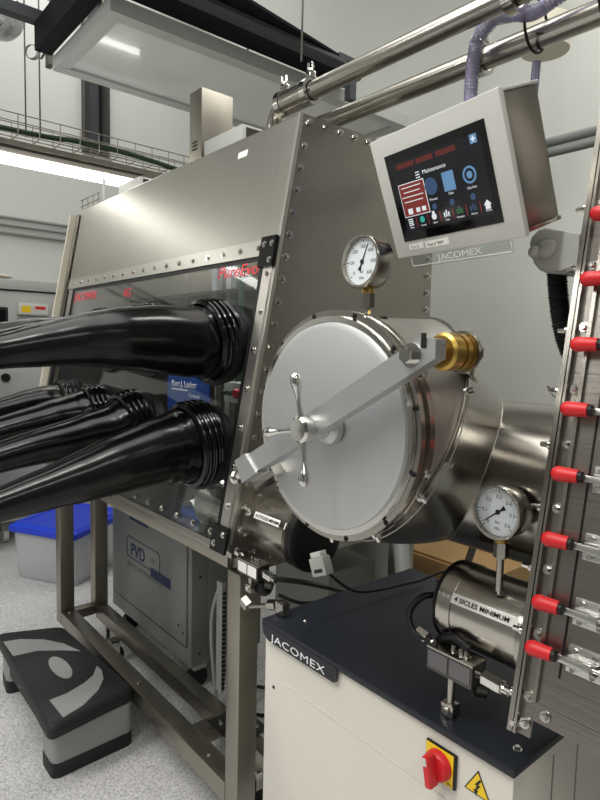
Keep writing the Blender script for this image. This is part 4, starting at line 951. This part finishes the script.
for k in range(3):
    x = (-.022, .020, .066)[k]; b = MB(); b.cyl(MT @ V((x, -.031, .0016)), MT @ V((x, -.031, .0019)), .0055, n=16); obj('icon', b, 'ui_dim', hm)
uit('Process', -.020, -.020, .006); uit('Data', .022, -.018, .006); uit('Gas box', .068, -.018, .006)
uit('Maintenance', -.005, .028, .010, sq=1.1); 
for k in range(3): ui(-.045, .034 - k * .0045, .010, .0018, 'ui_white')
hb('icon', .082, .096, .048, .062, .0016, .0019, 'ui_blue'); ui(.089, .055, .009, .0025, 'ui_white', .0021); ui(.089, .055, .0025, .009, 'ui_white', .0021)
for k in range(7):
    x = -.088 + k * .0300
    if k < 6: ui(x + .015, -.050, .0012, .018, 'ui_red')
for k, mm in enumerate(('ui_white', 'ui_teal', 'ui_white', 'ui_white', 'ui_green', 'ui_dim', 'ui_white')):
    x = -.088 + k * .0300
    if k == 0:
        for j in range(4): ui(x, -.043 - j * .0035, .012, .002, mm)
    elif k == 6:
        b = MB(); b.prism([MT @ V((x + px, -.049 + py, .0016)) for px, py in ((-.008, 0), (0, .008), (.008, 0), (.005, 0), (.005, -.007), (-.005, -.007), (-.005, 0))], nf * .0003); obj('icon', b, mm, hm, smooth=False)
    elif k in (1, 2):
        b = MB(); b.cyl(MT @ V((x, -.0475, .0016)), MT @ V((x, -.0475, .0019)), .0058, n=20); obj('icon', b, mm, hm)
        if k == 2: ui(x, -.042, .006, .008, mm)
    else:
        for j in range(3): ui(x - .005 + j * .005, -.049 + j % 2 * .002, .003, .008 + (j % 2) * .003, mm)
for k, s in enumerate(('Menu', 'Trends', 'Users', 'Data', 'Receipes', 'Alarms', 'Home')): uit(s, -.088 + k * .03, -.0595, .0048)
hb('label_sticker', -.110, -.073, -.0985, -.0885, 0, .0006, 'paper'); text('label_text', 'G 4 - V', 'black', hm, MT @ V((-.105, -.0965, .0007)), ex, up_, .0065, .0002, 1.1)
hb('label_sticker', -.066, -.008, -.1005, -.0885, 0, .0006, 'paper'); text('label_text', 'Test 4 "999"', 'black', hm, MT @ V((-.062, -.0975, .0007)), ex, up_, .0075, .0002, 1.1)

sg = thing('acrylic_sign', 'clear acrylic name sign with white lettering under the touch screen', 'sign', hc_ + dn * .12 - nf * .02)
b = MB(); b.box((-.117, -.134, -.004), (.121, -.1118, -.002), MT); 
obj('plate', b, 'acrylic', sg, smooth=False)
b = MB(); pts = [(-.1145, -.113), (-.1145, -.1285), (-.1125, -.1305), (.117, -.1305), (.119, -.1285), (.119, -.113)]
b.tube([MT @ V((x, y, -.0018)) for x, y in pts], .0007, 6); obj('outline', b, 'white_print', sg)
text('lettering', 'JACOMEX', 'white_print', sg, MT @ V((-.045, -.1265, -.0018)), ex, up_, .0165, .0004, 1.4)

# wall bracket carrying the terminal
br = thing('terminal_bracket', 'grey rounded plastic bracket joining the screen to the right glovebox', 'bracket', (-.52, 1.02, 1.61))
prof = [(-.562, 1.650), (-.540, 1.668), (-.50, 1.655), (-.4665, 1.650), (-.4665, 1.595), (-.50, 1.585), (-.535, 1.59), (-.555, 1.612)]
b = MB(); b.loft([[V((x, .985, z)) for x, z in prof], [V((x, 1.05, z)) for x, z in prof]])
bmesh.ops.bevel(b.b, geom=b.b.edges[:], offset=.005, segments=2, affect='EDGES'); obj('arm', b, 'gray_plastic', br)
b = MB(); b.lathe([(0, .016), (.008, .015), (.013, .008), (.014, 0)], (-.523, .985, 1.628), -Y_, 24); obj('cap', b, 'gray_plastic', br)
b = MB(); b.lathe([(0, .011), (.010, .010), (.014, .006), (.015, 0)], (-.545, .985, 1.625), -Y_, 24); obj('cap', b, 'gray_plastic', br)
b = MB()
cp_ = [V((-.524, 1.02, 1.592)), V((-.519, 1.025, 1.54)), V((-.507, 1.03, 1.48)), V((-.492, 1.05, 1.43)), V((-.485, 1.08, 1.40))]
b.tube(cp_, lambda q: .0155 + (.0022 if int(q * 150) % 3 == 0 else 0), 16, sub=40)
tag(obj('corrugated_conduit', b, 'black'), 'black corrugated conduit dropping below the grey bracket', 'conduit')
b = MB(); b.tube([(-.485, .975, 1.395), (-.492, .97, 1.389), (-.484, .97, 1.386), (-.497, .97, 1.392), (-.503, .97, 1.396), (-.492, .97, 1.381), (-.483, .965, 1.379)], .0009, 6, sub=6)
tag(obj('thin_wire', b, 'black'), 'thin black wire ends poking out beside the right glovebox edge', 'wire')
# wall socket
b = MB(); b.box((-2.035, YB - .05, 1.50), (-1.955, YB, 1.575), bev=.006)
tag(obj('wall_socket', b, 'gray_pale'), 'small square grey cover on the wall behind the brass hinge', 'socket')
